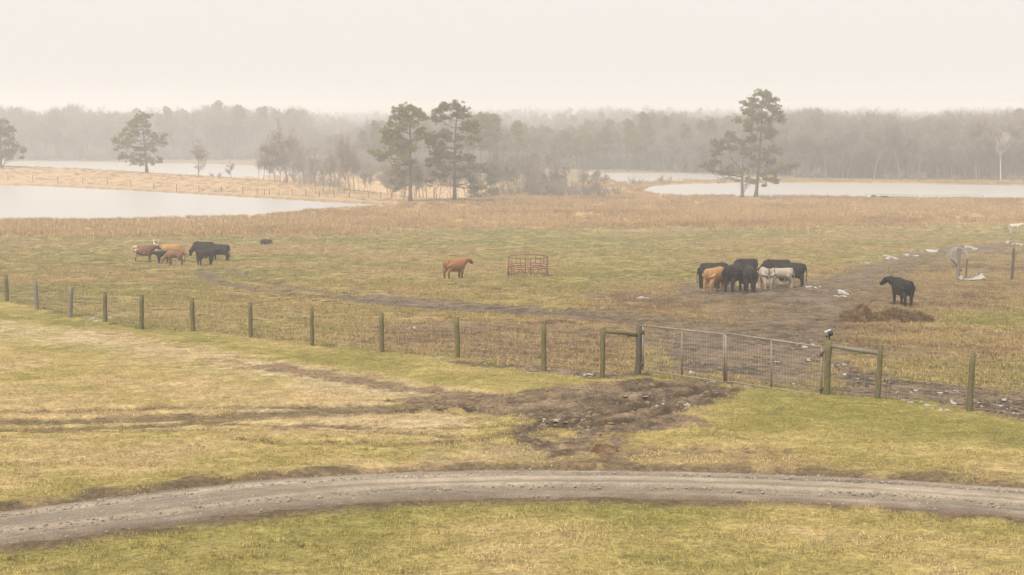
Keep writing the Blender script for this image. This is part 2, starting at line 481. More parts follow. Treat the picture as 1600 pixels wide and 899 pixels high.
M_water, nt, b = mat('still_water')
b.inputs['Base Color'].default_value = (.42, .395, .365, 1)      # silty, opaque pond water, base paled to stand in for reflected sky
b.inputs['Roughness'].default_value = .34
b.inputs['IOR'].default_value = 1.6
b.inputs['Specular IOR Level'].default_value = .5
geo = N(nt, 'ShaderNodeNewGeometry')
f = noise(nt, geo.outputs['Position'], 1.6, 4)
bump(nt, b, f, .5, .12)
M_puddle, nt, b = mat('muddy_water')
b.inputs['Base Color'].default_value = (.27, .22, .165, 1)
b.inputs['Roughness'].default_value = .09
b.inputs['Specular IOR Level'].default_value = .9
b.inputs['Coat Weight'].default_value = .3
b.inputs['Coat Roughness'].default_value = .05

M_gravel, nt, b = mat('gravel')
geo = N(nt, 'ShaderNodeNewGeometry')
at = N(nt, 'ShaderNodeAttribute', attribute_name='col')
n1 = noise(nt, geo.outputs['Position'], 30.0, 6, .75)
n2 = noise(nt, geo.outputs['Position'], 3.0, 5, .6)
v = ramp(nt, n1, [(.3, (.55, .54, .53)), (.52, (1, 1, 1)), (.72, (1.45, 1.43, 1.4))])
v2 = ramp(nt, n2, [(.3, (.8, .79, .78)), (.7, (1.15, 1.15, 1.15))])
c = mixc(nt, 1.0, at.outputs['Color'], v, 'MULTIPLY')
nt.links.new(mixc(nt, 1.0, c, v2, 'MULTIPLY'), b.inputs['Base Color'])
b.inputs['Roughness'].default_value = .8
bump(nt, b, n1, .9, .03)

def blade_mat(name, dark, mid, light, earth=None):
    m, nt, b = mat(name)
    a = N(nt, 'ShaderNodeAttribute', attribute_name='tint', attribute_type='INSTANCER')
    rr = N(nt, 'ShaderNodeAttribute', attribute_name='shade')      # per blade, from the tuft mesh
    c = ramp(nt, a.outputs['Fac'], [(0, dark), (.5, mid), (1, light)] if earth is None else [(0, dark), (.35, mid), (.7, light), (1, earth)])
    v = ramp(nt, rr.outputs['Fac'], [(0, (.42, .42, .38)), (.5, (1, 1, 1)), (1, (1.6, 1.5, 1.36))])
    nt.links.new(mixc(nt, 1.0, c, v, 'MULTIPLY'), b.inputs['Base Color'])
    b.inputs['Roughness'].default_value = .8
    b.inputs['Specular IOR Level'].default_value = .1
    # thin leaves pass light on: shade them about half as if they lay open to the sky
    g_ = N(nt, 'ShaderNodeNewGeometry'); vm = N(nt, 'ShaderNodeVectorMath', operation='MULTIPLY_ADD'); vn = N(nt, 'ShaderNodeVectorMath', operation='NORMALIZE')
    nt.links.new(g_.outputs['Normal'], vm.inputs[0]); vm.inputs[1].default_value = (.5, .5, .5); vm.inputs[2].default_value = (0, 0, 1)
    nt.links.new(vm.outputs[0], vn.inputs[0]); nt.links.new(vn.outputs[0], b.inputs['Normal'])
    return m
GREEN = (.295, .255, .078); STRAW = (.53, .39, .195); OLIVE = (.425, .335, .125); BROWN = (.23, .155, .085); MUD = (.15, .11, .072); RED = (.33, .175, .09); TALL = (.44, .27, .105)
M_lawn = blade_mat('lawn_blades', GREEN, OLIVE, STRAW)
M_pasture = blade_mat('cropped_pasture_blades', (.255, .225, .07), (.31, .24, .09), (.40, .28, .125), (.20, .135, .075))
M_tall = blade_mat('dry_broom_grass', (.27, .16, .075), TALL, (.47, .31, .155))

# ------------------------------------------------------------------ mesh building
class MB:
    def __init__(s): s.v = []; s.f = []; s.n = 0
    def add(s, v, f):
        s.v.append(np.asarray(v, float).reshape(-1, 3))
        s.f.extend([tuple(int(i) + s.n for i in q) for q in f])
        s.n += len(s.v[-1])
        return s
    def tube(s, pts, rad, sides=6, cap=True):
        pts = np.asarray(pts, float); n = len(pts)
        rad = np.broadcast_to(np.asarray(rad, float), (n,)) if np.ndim(rad) < 2 else np.asarray(rad)
        T = np.gradient(pts, axis=0); T /= np.linalg.norm(T, axis=1, keepdims=True) + 1e-9
        up = np.array([0, 0, 1.0]) if abs(T[0, 2]) < .9 else np.array([1.0, 0, 0])
        A = np.zeros((n, 3)); w = np.cross(T[0], up)
        for i in range(n):                      # carry the frame along so that the tube never twists
            w = w - T[i] * np.dot(w, T[i]); w /= np.sqrt(np.dot(w, w)) + 1e-9
            A[i] = w
        B = np.cross(A, T)
        th = np.arange(sides) * 2 * np.pi / sides
        V = pts[:, None] + rad[:, None, None] * (np.cos(th)[None, :, None] * A[:, None] + np.sin(th)[None, :, None] * B[:, None])
        F_ = []
        for i in range(n - 1):
            for j in range(sides):
                k = (j + 1) % sides
                F_.append((i * sides + j, i * sides + k, (i + 1) * sides + k, (i + 1) * sides + j))
        if cap:
            F_.append(tuple(range(sides - 1, -1, -1)))
            F_.append(tuple((n - 1) * sides + j for j in range(sides)))
        return s.add(V.reshape(-1, 3), F_)
    def loft(s, rings, sides=12):
        """rings of (centre xyz, half width, half height, axis pair) -> closed body along the ring order"""
        th = np.arange(sides) * 2 * np.pi / sides
        V = []; F_ = []
        n = len(rings)
        for c, a, b2, A, B in rings:
            V.append(np.asarray(c)[None] + np.cos(th)[:, None] * a * np.asarray(A)[None] + np.sin(th)[:, None] * b2 * np.asarray(B)[None])
        for i in range(n - 1):
            for j in range(sides):
                k = (j + 1) % sides
                F_.append((i * sides + j, i * sides + k, (i + 1) * sides + k, (i + 1) * sides + j))
        F_.append(tuple(range(sides - 1, -1, -1)))
        F_.append(tuple((n - 1) * sides + j for j in range(sides)))
        return s.add(np.vstack(V), F_)
    def box(s, c, h, rot=None):
        x, y, z = h
        v = np.array([(a * x, b2 * y, c2 * z) for a in (-1, 1) for b2 in (-1, 1) for c2 in (-1, 1)], float)
        if rot is not None: v = v @ np.array(rot.to_matrix()).T
        return s.add(v + np.asarray(c), [(0, 1, 3, 2), (4, 6, 7, 5), (0, 4, 5, 1), (2, 3, 7, 6), (0, 2, 6, 4), (1, 5, 7, 3)])
    def mesh(s, name, material=None, smooth_=True):
        me = bpy.data.meshes.new(name)
        me.from_pydata(np.vstack(s.v).tolist(), [], s.f)
        if material: me.materials.append(material)
        if smooth_: me.shade_smooth()
        me.update()
        return me
    def build(s, name, material, parent=None, smooth_=True, loc=None):
        return link(name, s.mesh(name, material, smooth_), parent, loc)
def link(name, me, parent=None, loc=None):
    o = bpy.data.objects.new(name, me)
    COL.objects.link(o)
    if parent: o.parent = parent
    if loc is not None: o.location = loc
    return o
def tag(o, label=None, cat=None, group=None, kind=None):
    for k, v_ in (('label', label), ('category', cat), ('group', group), ('kind', kind)):
        if v_: o[k] = v_
    return o
def empty(name, loc, label, cat, group=None, rz=0, scale=1):
    o = bpy.data.objects.new(name, None)
    o.empty_display_size = .2
    COL.objects.link(o)
    o.location = loc; o.rotation_euler = (0, 0, rz); o.scale = (scale,) * 3
    return tag(o, label, cat, group)
def ground_point(px, py):
    p = pick(px, py)
    p[2] = float(H(np.array([p[0]]), np.array([p[1]]))[0])
    return p
def Hz(x, y):
    return float(H(np.array([x], float), np.array([y], float))[0])
def grid_mesh(name, V, ny, nx, wrap=False):
    i = np.arange(ny - 1)[:, None]; j = np.arange(nx if wrap else nx - 1)[None]
    j2 = (j + 1) % nx
    q = np.stack([i * nx + j, i * nx + j2, (i + 1) * nx + j2, (i + 1) * nx + j], -1).reshape(-1, 4)
    me = bpy.data.meshes.new(name)
    me.vertices.add(len(V)); me.vertices.foreach_set('co', V.astype(np.float32).ravel())
    me.loops.add(q.size); me.loops.foreach_set('vertex_index', q.astype(np.int32).ravel())
    me.polygons.add(len(q)); me.polygons.foreach_set('loop_start', np.arange(0, q.size, 4, dtype=np.int32))
    me.update(calc_edges=True)
    me.shade_smooth()
    return me
def tri_mesh(name, V, T, material=None, shade=None):
    """V (n,3), T (m,3)"""
    me = bpy.data.meshes.new(name)
    T = np.asarray(T, np.int32)
    me.vertices.add(len(V)); me.vertices.foreach_set('co', np.asarray(V, np.float32).ravel())
    me.loops.add(T.size); me.loops.foreach_set('vertex_index', T.ravel())
    me.polygons.add(len(T)); me.polygons.foreach_set('loop_start', np.arange(0, T.size, 3, dtype=np.int32))
    me.update(calc_edges=True)
    if shade is not None:
        a = me.attributes.new('shade', 'FLOAT', 'POINT'); a.data.foreach_set('value', np.asarray(shade, np.float32))
    if material: me.materials.append(material)
    return me

# ------------------------------------------------------------------ ground sheet
rr = [2.5, 5, 8, 11, 13]
while rr[-1] < 130: rr.append(rr[-1] + max(.06, .0044 * rr[-1]))
while rr[-1] < 3300: rr.append(rr[-1] * 1.0125)
rr = np.array(rr)
ang = np.concatenate([np.arange(-180, -30, 6), np.arange(-30, -22.5, 1.0), np.arange(-22.5, 22.5, .085), np.arange(22.5, 30, 1.0), np.arange(30, 180, 6)])
ar = np.radians(ang)
RR, AA = np.meshgrid(rr, ar, indexing='ij')
GX, GY = (RR * np.sin(AA)).ravel(), (RR * np.cos(AA)).ravel()
gm = masks(GX, GY)
GZ = H(GX, GY, gm)

def ground_colour(X, Y, m):
    C = lambda c: np.array(c)[None]
    def mixa(a, b_, f): return a * (1 - f[:, None]) + b_ * f[:, None]
    nL = fbm(X * .10, Y * .10, 101, 4); nM = fbm(X * .45, Y * .45, 102, 4); nS = fbm(X * 2.0, Y * 2.0, 103, 3)
    g = np.clip(.5 + (nL - .5) * 1.2 + (nM - .5) * 1.3, 0, 1)            # 0 green .. 1 straw
    g = np.clip(g + .45 * m['straw'] - .55 * m['green'], 0, 1)
    col = np.where(g[:, None] < .5, mixa(C(GREEN), C(OLIVE), g * 2), mixa(C(OLIVE), C(STRAW), g * 2 - 1))
    # pasture beyond the fence: closer cropped, browner
    dist = np.hypot(X, Y)
    past = PASTURE(X, Y)
    pc = mixa(C((.315, .275, .082)), C((.385, .265, .115)), np.clip(.5 + (nL - .5) * 1.8 + (nM - .5) * 1.8 - .4 * m['green'], 0, 1))
    pc = pc * (1 - .72 * (smooth(.60, .72, fbm(X * 1.1, Y * .8, 107, 3)) + .6 * smooth(.60, .70, fbm(X * 3.1, Y * 2.4, 108, 2))).clip(0, 1))[:, None]
    col = mixa(col, pc, past)
    col = mixa(col, C(BROWN), np.clip(m['brown'] * smooth(.35, .62, nM + .25 * m['brown']) * .9, 0, 1))
    col = mixa(col, C(RED), m['red'] * smooth(.4, .6, nM))
    col = mixa(col, C((.52, .41, .25)), m['pale'] * (.45 + .55 * smooth(.35, .6, nM)))
    # tall dry grass on the far part of the pasture and the dam
    tall = TALLZONE(X, Y)
    tc_ = mixa(C(TALL), C((.50, .335, .15)), np.clip(.5 + (nL - .5) * 2, 0, 1))
    col = mixa(col, tc_, tall)
    dam = smooth(-4, 4, Y - np.interp(X, shoreL[:, 0], shoreL[:, 1])) * (1 - smooth(-14, 2, X)) * (1 - smooth(430, 460, Y))
    col = mixa(col, C((.50, .34, .19)), dam)
    # woodland floor
    wood = smooth(360, 400, Y)
    col = mixa(col, C((.26, .20, .13)), wood * (1 - dam))
    # mud, ruts
    mm = np.clip(m['mud'], 0, 1)
    k = smooth(.34, .60, mm * .95 + (nM - .5) * .55 + (nS - .5) * .7 - .05)
    k = np.where(mm < .02, 0, k)
    past_ = past[:, None]
    mcol = mixa(C((.10, .067, .039)), C((.275, .195, .117)), smooth(.35, .65, nS * .6 + nM * .4))
    col = mixa(col, mcol * (1 - .22 * past_), k)
    rk = smooth(.25, .6, m['rut'] + (nS - .5) * .6) * (m['rut'] > .03)
    col = mixa(col, np.minimum(col * .55, np.array((.15, .11, .065))[None]), rk * .85)
    wet = np.clip(k * smooth(.45, .8, mm) * 1.0, 0, 1)
    # banks of the ponds: bare wet earth
    for kk in POLY:
        d = pond_dist(kk, X, Y)
        bank = 1 - smooth(.4, 2.2, np.abs(d + .3))
        col = mixa(col, C((.17, .13, .085)), bank * .75)
    dr = signed(X, Y, road_poly, 2.5)
    low = (Y < np.interp(X, road_mid[:, 0], road_mid[:, 1])) * 1.0
    edge = (1 - smooth(.12 + .30 * low, .62 + .40 * low, dr + (nS - .5) * .9 + (nM - .5) * .6))
    col = mixa(col, C((.155, .108, .07)), edge * .9)
    return col, wet, k, edge

fence_line = pick_many([(-60, 462), (11, 471), (109, 496), (220, 514.5), (302, 518), (392, 527), (488, 540), (597, 550), (715, 559), (850, 579), (941, 588), (997, 586), (1133, 598), (1291, 617), (1370, 623), (1514, 641), (1690, 662)])
def PASTURE(X, Y):
    o = np.argsort(fence_line[:, 0])
    yl = np.interp(X, fence_line[o, 0], fence_line[o, 1])
    # the fence is nearly a function of X on the ground
    s = Y - yl
    return smooth(-.3, .5, s + (fbm(X, Y, 88, 2) - .5) * .5)
def TALLZONE(X, Y):
    e = 178 + (fbm(X * .025, Y * .025, 90, 3) - .5) * 70 + np.interp(X, [-80, -30, 0, 40, 80], [-22, -6, 8, 6, 34])
    return smooth(-14, 14, Y - e) * (1 - smooth(360, 380, Y))

gcol, gwet, gk, gedge = ground_colour(GX, GY, gm)
me = grid_mesh('ground', np.stack([GX, GY, GZ], 1), len(rr), len(ar), wrap=True)
a = me.attributes.new('col', 'FLOAT_COLOR', 'POINT')
a.data.foreach_set('color', np.concatenate([gcol, np.ones((len(gcol), 1))], 1).astype(np.float32).ravel())
a = me.attributes.new('wet', 'FLOAT', 'POINT'); a.data.foreach_set('value', gwet.astype(np.float32))
me.materials.append(M_ground)
ground = tag(link('ground', me), kind='structure')

# ------------------------------------------------------------------ gravel road
NC = 46
tt = np.linspace(-.03, 1.03, NC)
RX = rd[:, None, 0] * (1 - tt) + ru[:, None, 0] * tt
RY = rd[:, None, 1] * (1 - tt) + ru[:, None, 1] * tt
RX = RX.ravel(); RY = RY.ravel(); TT = np.tile(tt, NR)
rz = H0(RX, RY)
wobble = (fbm(RX * .5, RY * .5, 7, 2) - .5) * .10
tw = TT + wobble
rut = np.exp(-((tw - .25) / .09) ** 2) + np.exp(-((tw - .76) / .09) ** 2)
crown = 1 - ((tw - .5) / .5) ** 2
rz = rz - .05 + .07 * crown - .035 * rut + (fbm(RX * 6, RY * 6, 8, 3) - .5) * .035
edge_n = np.minimum(TT, 1 - TT)
rz = rz - .12 * (1 - smooth(0, .05, edge_n - .13 * np.clip(fbm(RX * 1.3, RY * 1.3, 16, 4) - .38, 0, 1)))
me = grid_mesh('gravel_road', np.stack([RX, RY, rz], 1), NR, NC)
rc = np.array((.335, .268, .19))[None] * (1 + .35 * (fbm(RX * .8, RY * .8, 12, 3) - .5))[:, None]
pale = np.exp(-((tw - .80) / .05) ** 2) * smooth(.45, .65, fbm(RX * .3, RY * .6, 14, 3))
rc = rc * (1 - .16 * rut[:, None]) + np.array((.16, .13, .10))[None] * pale[:, None]
strk = fbm(np.repeat(np.arange(NR), NC) * .035, TT * 16, 18, 4)
rc = rc * (.72 + .56 * smooth(.3, .7, strk))[:, None]
damp = smooth(.55, .75, fbm(RX * .35, RY * .9, 19, 3)) * (.4 + .6 * np.clip(rut, 0, 1))
rc = rc * (1 - .30 * damp)[:, None]
ed = 1 - smooth(.03, .20, edge_n + (fbm(RX * 1.6, RY * 1.6, 15, 3) - .5) * .10)
rc = rc * (1 - ed[:, None]) + np.array((.175, .125, .085))[None] * ed[:, None]
a = me.attributes.new('col', 'FLOAT_COLOR', 'POINT')
a.data.foreach_set('color', np.concatenate([rc, np.ones((len(rc), 1))], 1).astype(np.float32).ravel())
me.materials.append(M_gravel)
tag(link('gravel_road', me), kind='structure')

# ------------------------------------------------------------------ ponds and puddles
for k, nm in (('left', 'pond_left'), ('right', 'pond_right'), ('mid', 'pond_middle'), ('lake', 'lake')):
    poly, w = POLY[k]
    c = poly.mean(0)
    out = c + (poly - c) * 1.0
    bm = bmesh.new()
    # push the outline a little under the bank so no gap shows
    nrm = np.roll(poly, -1, 0) - np.roll(poly, 1, 0)
    nrm = np.stack([nrm[:, 1], -nrm[:, 0]], 1); nrm /= np.linalg.norm(nrm, axis=1, keepdims=True) + 1e-9
    area = .5 * np.sum(poly[:, 0] * np.roll(poly[:, 1], -1) - np.roll(poly[:, 0], -1) * poly[:, 1])
    out = poly + nrm * (.5 if area > 0 else -.5)
    f = bm.faces.new([bm.verts.new((x, y, w)) for x, y in out])
    if f.normal.z < 0: f.normal_flip()
    bmesh.ops.triangulate(bm, faces=[f])
    bmesh.ops.recalc_face_normals(bm, faces=bm.faces[:])
    me = bpy.data.meshes.new(nm); bm.to_mesh(me); bm.free()
    if me.polygons[0].normal.z < 0: me.flip_normals()
    me.materials.append(M_water)
    tag(link(nm, me), kind='structure')
for i, (cx, cy_, rx, ry, lv) in enumerate(PUDW):
    n = 26
    th = np.arange(n) * 2 * np.pi / n
    k = 1.12 + .22 * (fbm(np.cos(th) * 2 + i, np.sin(th) * 2, 5, 2) - .5)
    V = np.stack([cx + rx * k * np.cos(th), cy_ + ry * k * np.sin(th), np.full(n, lv - .012)], 1)
    me = bpy.data.meshes.new('puddle'); me.from_pydata(V.tolist(), [], [tuple(range(n))]); me.materials.append(M_puddle)
    tag(link('puddle', me), kind='structure')

# ------------------------------------------------------------------ scattering (geometry nodes, for what nobody could count)
def scatter(name, pts, rotz, scl, vid, variants, tint=None, tilt=None):
    me = bpy.data.meshes.new(name)
    n = len(pts)
    me.vertices.add(n); me.vertices.foreach_set('co', np.asarray(pts, np.float32).ravel())
    rot = np.zeros((n, 3), np.float32); rot[:, 2] = rotz
    if tilt is not None: rot[:, :2] = tilt
    a_ = me.attributes.new('rot', 'FLOAT_VECTOR', 'POINT'); a_.data.foreach_set('vector', rot.ravel())
    s3 = np.asarray(scl, np.float32)
    if s3.ndim == 1: s3 = np.repeat(s3[:, None], 3, 1)
    a_ = me.attributes.new('scl', 'FLOAT_VECTOR', 'POINT'); a_.data.foreach_set('vector', s3.ravel())
    a_ = me.attributes.new('vid', 'INT', 'POINT'); a_.data.foreach_set('value', np.asarray(vid, np.int32))
    a_ = me.attributes.new('tint', 'FLOAT', 'POINT'); a_.data.foreach_set('value', np.asarray(tint if tint is not None else np.zeros(n), np.float32))
    o = link(name, me)
    coll = bpy.data.collections.new(name + '_variants')
    for i_, vm in enumerate(variants):
        coll.objects.link(bpy.data.objects.new('%s_variant_%02d' % (name, i_), vm))
    ng = bpy.data.node_groups.new(name + '_nodes', 'GeometryNodeTree')
    ng.interface.new_socket('Geometry', in_out='INPUT', socket_type='NodeSocketGeometry')
    ng.interface.new_socket('Geometry', in_out='OUTPUT', socket_type='NodeSocketGeometry')
    gi = ng.nodes.new('NodeGroupInput'); go = ng.nodes.new('NodeGroupOutput')
    m2p = ng.nodes.new('GeometryNodeMeshToPoints')
    ci = ng.nodes.new('GeometryNodeCollectionInfo'); ci.inputs['Collection'].default_value = coll
    ci.inputs['Separate Children'].default_value = True; ci.inputs['Reset Children'].default_value = True
    iop = ng.nodes.new('GeometryNodeInstanceOnPoints'); iop.inputs['Pick Instance'].default_value = True
    def attr(nm_, typ):
        q = ng.nodes.new('GeometryNodeInputNamedAttribute'); q.data_type = typ; q.inputs['Name'].default_value = nm_
        return q.outputs['Attribute']
    L = ng.links.new
    L(gi.outputs[0], m2p.inputs['Mesh']); L(m2p.outputs[0], iop.inputs['Points'])
    L(ci.outputs[0], iop.inputs['Instance'])
    L(attr('vid', 'INT'), iop.inputs['Instance Index'])
    L(attr('rot', 'FLOAT_VECTOR'), iop.inputs['Rotation'])
    L(attr('scl', 'FLOAT_VECTOR'), iop.inputs['Scale'])
    L(iop.outputs[0], go.inputs[0])
    md = o.modifiers.new('scatter', 'NODES'); md.node_group = ng
    return tag(o, kind='stuff')

def blades(n, radius, hmin, hmax, width, lean, seed, material, name, square=False):
    g = np.random.default_rng(seed)
    if square:
        bx, by = g.uniform(-radius, radius, n), g.uniform(-radius, radius, n)
    else:
        r_ = radius * np.sqrt(g.random(n)); t_ = g.random(n) * 6.283
        bx, by = r_ * np.cos(t_), r_ * np.sin(t_)
    h = g.uniform(hmin, hmax, n); az = g.random(n) * 6.283; ln = g.uniform(.2, 1, n) * lean
    w = width * g.uniform(.6, 1.3, n)
    tx, ty = np.cos(az) * ln * h, np.sin(az) * ln * h
    px_, py_ = -np.sin(az + g.normal(0, .8, n)) * w / 2, np.cos(az + g.normal(0, .8, n)) * w / 2
    V = np.zeros((n, 3, 3))
    V[:, 0] = np.stack([bx - px_, by - py_, np.full(n, -.02)], 1)
    V[:, 1] = np.stack([bx + px_, by + py_, np.full(n, -.02)], 1)
    V[:, 2] = np.stack([bx + tx, by + ty, h * np.sqrt(np.maximum(.1, 1 - (ln * .8) ** 2))], 1)
    return tri_mesh(name, V.reshape(-1, 3), np.arange(3 * n).reshape(-1, 3), material, np.repeat(g.random(n), 3))

def in_view(X, Y, extra=1.5):
    return np.abs(X) < Y * .372 + extra

# lawn on the near side of the fence
step = .27
xs, ys = np.meshgrid(np.arange(-24, 24, step), np.arange(15.5, 72, step))
xs = xs.ravel() + rng.uniform(-.16, .16, xs.size); ys = ys.ravel() + rng.uniform(-.16, .16, ys.size)
keep = in_view(xs, ys) & (rng.random(xs.size) < np.interp(ys, [16, 40, 72], [1, .75, .5]))
xs, ys = xs[keep], ys[keep]
m_ = masks(xs, ys)
col_, wet_, k_, e_ = ground_colour(xs, ys, m_)
past = PASTURE(xs, ys)
keep = (past < .5) & (k_ + (rng.random(xs.size) - .5) * .5 < .42) & (e_ + (rng.random(xs.size) - .5) * .5 < .5) & (rng.random(xs.size) > .55 * m_['pale']) & (fbm(xs * 1.4, ys * 1.4, 130, 3) + rng.random(xs.size) * .3 > .44) & (m_['rut'] + (rng.random(xs.size) - .5) * .4 < .3)
xs, ys = xs[keep], ys[keep]
mk = {k: v[keep] for k, v in m_.items()}
nL = fbm(xs * .10, ys * .10, 101, 4); nM = fbm(xs * .45, ys * .45, 102, 4)
tint = np.clip(.5 + (nL - .5) * 1.2 + (nM - .5) * 1.3 + .45 * mk['straw'] - .55 * mk['green'] + rng.normal(0, .13, xs.size), 0, 1)
zs = H(xs, ys, mk)
lv = [blades(240, .25, .015, .055, .008, 1.7, 300 + i, M_lawn, 'lawn_tuft') for i in range(5)]
sc = rng.uniform(.7, 1.2, xs.size)
scatter('lawn_grass', np.stack([xs, ys, zs], 1), rng.random(xs.size) * 6.283, sc, rng.integers(0, 5, xs.size), lv, tint)

# cropped pasture beyond the fence: scattered tufts
n = 52000
ys = np.sqrt(rng.random(n) * (205 ** 2 - 34 ** 2) + 34 ** 2) ** 1.0
ys = 34 * (205 / 34) ** (rng.random(n) ** .8)
xs = (rng.random(n) * 2 - 1) * (ys * .372 + 1)
m_ = masks(xs, ys)
col_, wet_, k_, e_ = ground_colour(xs, ys, m_)
dens = fbm(xs * .5, ys * .5, 140, 3)
keep = (PASTURE(xs, ys) > .5) & (k_ < .5 + .3 * (rng.random(n) - .5)) & (dens + rng.random(n) * .35 > .60)
xs, ys = xs[keep], ys[keep]; mk = {k: v[keep] for k, v in m_.items()}
tint = np.clip(.38 + (fbm(xs * .1, ys * .1, 101, 4) - .5) * 1.5 - .35 * mk['green'] + rng.normal(0, .14, xs.size), 0, .72)
tint = np.clip(tint + .45 * smooth(.25, .75, mk['brown'] + .8 * (fbm(xs * .5, ys * .5, 143, 3) - .5)) + .3 * mk['mud'], 0, 1)
pv = [blades(60, .26, .04, .13, .016, 1.3, 330 + i, M_pasture, 'pasture_tuft') for i in range(4)]
s3 = rng.uniform(.7, 1.3, xs.size) * np.interp(ys, [34, 120, 205], [1, 1.5, 2.2])
scatter('pasture_grass', np.stack([xs, ys, H(xs, ys, mk)], 1), rng.random(xs.size) * 6.283, s3, rng.integers(0, 4, xs.size), pv, tint)

# tall dry grass further out, round the ponds and on the dam
n = 60000
ys = rng.uniform(140, 372, n)
xs = (rng.random(n) * 2 - 1) * (ys * .375 + 2)
wd = np.ones(n, bool)
for k in POLY: wd &= pond_dist(k, xs, ys) > (3.2 if k == 'left' else .9)
damz = (xs < -12) & (ys > np.interp(xs, shoreL[:, 0], shoreL[:, 1]) + 1)
p_ = TALLZONE(xs, ys) * (.25 + .9 * smooth(.3, .7, fbm(xs * .12, ys * .12, 150, 3)))
p_ = np.where(damz, .32, p_)
keep = wd & (rng.random(n) < p_)
xs, ys = xs[keep], ys[keep]
tint = np.clip(.5 + (fbm(xs * .06, ys * .06, 151, 3) - .5) * 1.6 + rng.normal(0, .2, xs.size) + .45 * damz[keep], 0, 1)
tv = [blades(46, .55, .25, .75, .045, .7, 360 + i, M_tall, 'broom_grass_tuft') for i in range(5)]
for ax_, ay_ in pick_many([(1585, 364), (415, 382), (930, 364), (1560, 364), (1605, 364)]):
    nk = np.hypot(xs - ax_, (ys - ay_) * .35) > 3.2
    xs, ys, tint, damz, keep = xs[nk], ys[nk], tint[nk], damz[keep][nk], np.ones(nk.sum(), bool)
s3 = np.stack([rng.uniform(.8, 1.5, xs.size)] * 2 + [rng.uniform(.45, 1.15, xs.size) * np.where(damz[keep], .5, 1)], 1)
scatter('tall_dry_grass', np.stack([xs, ys, H0(xs, ys)], 1), rng.random(xs.size) * 6.283, s3, rng.integers(0, 5, xs.size), tv, tint)

# churned clods of mud
M_clod = simple('mud_clods', [(.3, (.13, .088, .05)), (.7, (.27, .19, .112))], 9, .75, bs=.5)
def clod_mesh(seed):
    g = np.random.default_rng(seed)
    bm = bmesh.new(); bmesh.ops.create_icosphere(bm, subdivisions=2, radius=1)
    for v_ in bm.verts:
        v_.co *= 1 + g.normal(0, .16); v_.co.z *= .55
    me_ = bpy.data.meshes.new('clod'); bm.to_mesh(me_); bm.free(); me_.materials.append(M_clod)
    return me_
n = 60000
ys = 26 * (110 / 26) ** rng.random(n); xs = (rng.random(n) * 2 - 1) * (ys * .372 + 1)
m_ = masks(xs, ys); col_, wet_, k_, e_ = ground_colour(xs, ys, m_)
keep = (k_ > .55) & (rng.random(n) < .15 + .45 * m_['mud']) & (signed(xs, ys, road_poly, 3) > .3)
keep |= (m_['brown'] > .3) & (rng.random(n) < .2) & (k_ < .5)
keep |= (PASTURE(xs, ys) > .5) & (rng.random(n) < .15)
xs, ys = xs[keep], ys[keep]; mk = {k: v[keep] for k, v in m_.items()}
scatter('mud_clods', np.stack([xs, ys, H(xs, ys, mk)], 1), rng.random(xs.size) * 6.283, np.minimum(rng.gamma(1.5, .014, xs.size) + .010, .09), rng.integers(0, 4, xs.size), [clod_mesh(400 + i) for i in range(4)])
# loose stones on the road
M_stone = simple('road_stone', [(.3, (.18, .15, .115)), (.7, (.42, .35, .27))], 3, .8)
def stone_mesh(seed):
    g = np.random.default_rng(seed)
    bm = bmesh.new(); bmesh.ops.create_icosphere(bm, subdivisions=1, radius=1)
    for v_ in bm.verts: v_.co *= 1 + g.normal(0, .15); v_.co.z *= .6
    me_ = bpy.data.meshes.new('stone'); bm.to_mesh(me_); bm.free(); me_.materials.append(M_stone)
    return me_
n = 26000
i = rng.integers(30, NR - 31, n); tq = np.clip(rng.normal(.52, .22, n), .04, .96)
xs = rd[i, 0] * (1 - tq) + ru[i, 0] * tq + rng.normal(0, .06, n); ys = rd[i, 1] * (1 - tq) + ru[i, 1] * tq + rng.normal(0, .03, n)
ok = in_view(xs, ys)
xs, ys, tq = xs[ok], ys[ok], tq[ok]
zz = H0(xs, ys) - .05 + .07 * (1 - ((tq - .5) / .5) ** 2) - .012
scatter('road_stones', np.stack([xs, ys, zz], 1), rng.random(xs.size) * 6.283, rng.gamma(1.8, .005, xs.size) + .006, rng.integers(0, 3, xs.size), [stone_mesh(430 + i_) for i_ in range(3)])

# ------------------------------------------------------------------ trees
M_pine_bark = simple('pine_bark', [(.3, (.055, .042, .033)), (.7, (.12, .092, .075))], 5, .95, bs=.4)
M_bark = simple('grey_bark', [(.3, (.11, .09, .072)), (.7, (.21, .175, .145))], 4, .95)
M_pale_bark = simple('pale_bark', [(.3, (.42, .38, .33)), (.7, (.62, .57, .5))], 4, .9)
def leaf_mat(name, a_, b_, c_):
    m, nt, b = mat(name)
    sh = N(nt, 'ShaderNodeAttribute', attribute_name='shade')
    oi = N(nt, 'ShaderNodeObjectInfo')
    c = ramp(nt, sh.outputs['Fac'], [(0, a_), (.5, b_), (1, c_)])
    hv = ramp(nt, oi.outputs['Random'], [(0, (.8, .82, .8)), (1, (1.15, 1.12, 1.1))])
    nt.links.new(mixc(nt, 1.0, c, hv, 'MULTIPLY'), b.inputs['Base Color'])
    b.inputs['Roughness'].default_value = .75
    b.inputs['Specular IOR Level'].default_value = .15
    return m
M_needles = leaf_mat('pine_needles', (.085, .084, .022), (.165, .155, .042), (.28, .245, .08))
M_cedar = leaf_mat('cedar_foliage', (.05, .06, .03), (.085, .10, .045), (.13, .145, .07))
M_twigs = leaf_mat('bare_twigs', (.15, .123, .104), (.225, .187, .158), (.31, .262, .225))

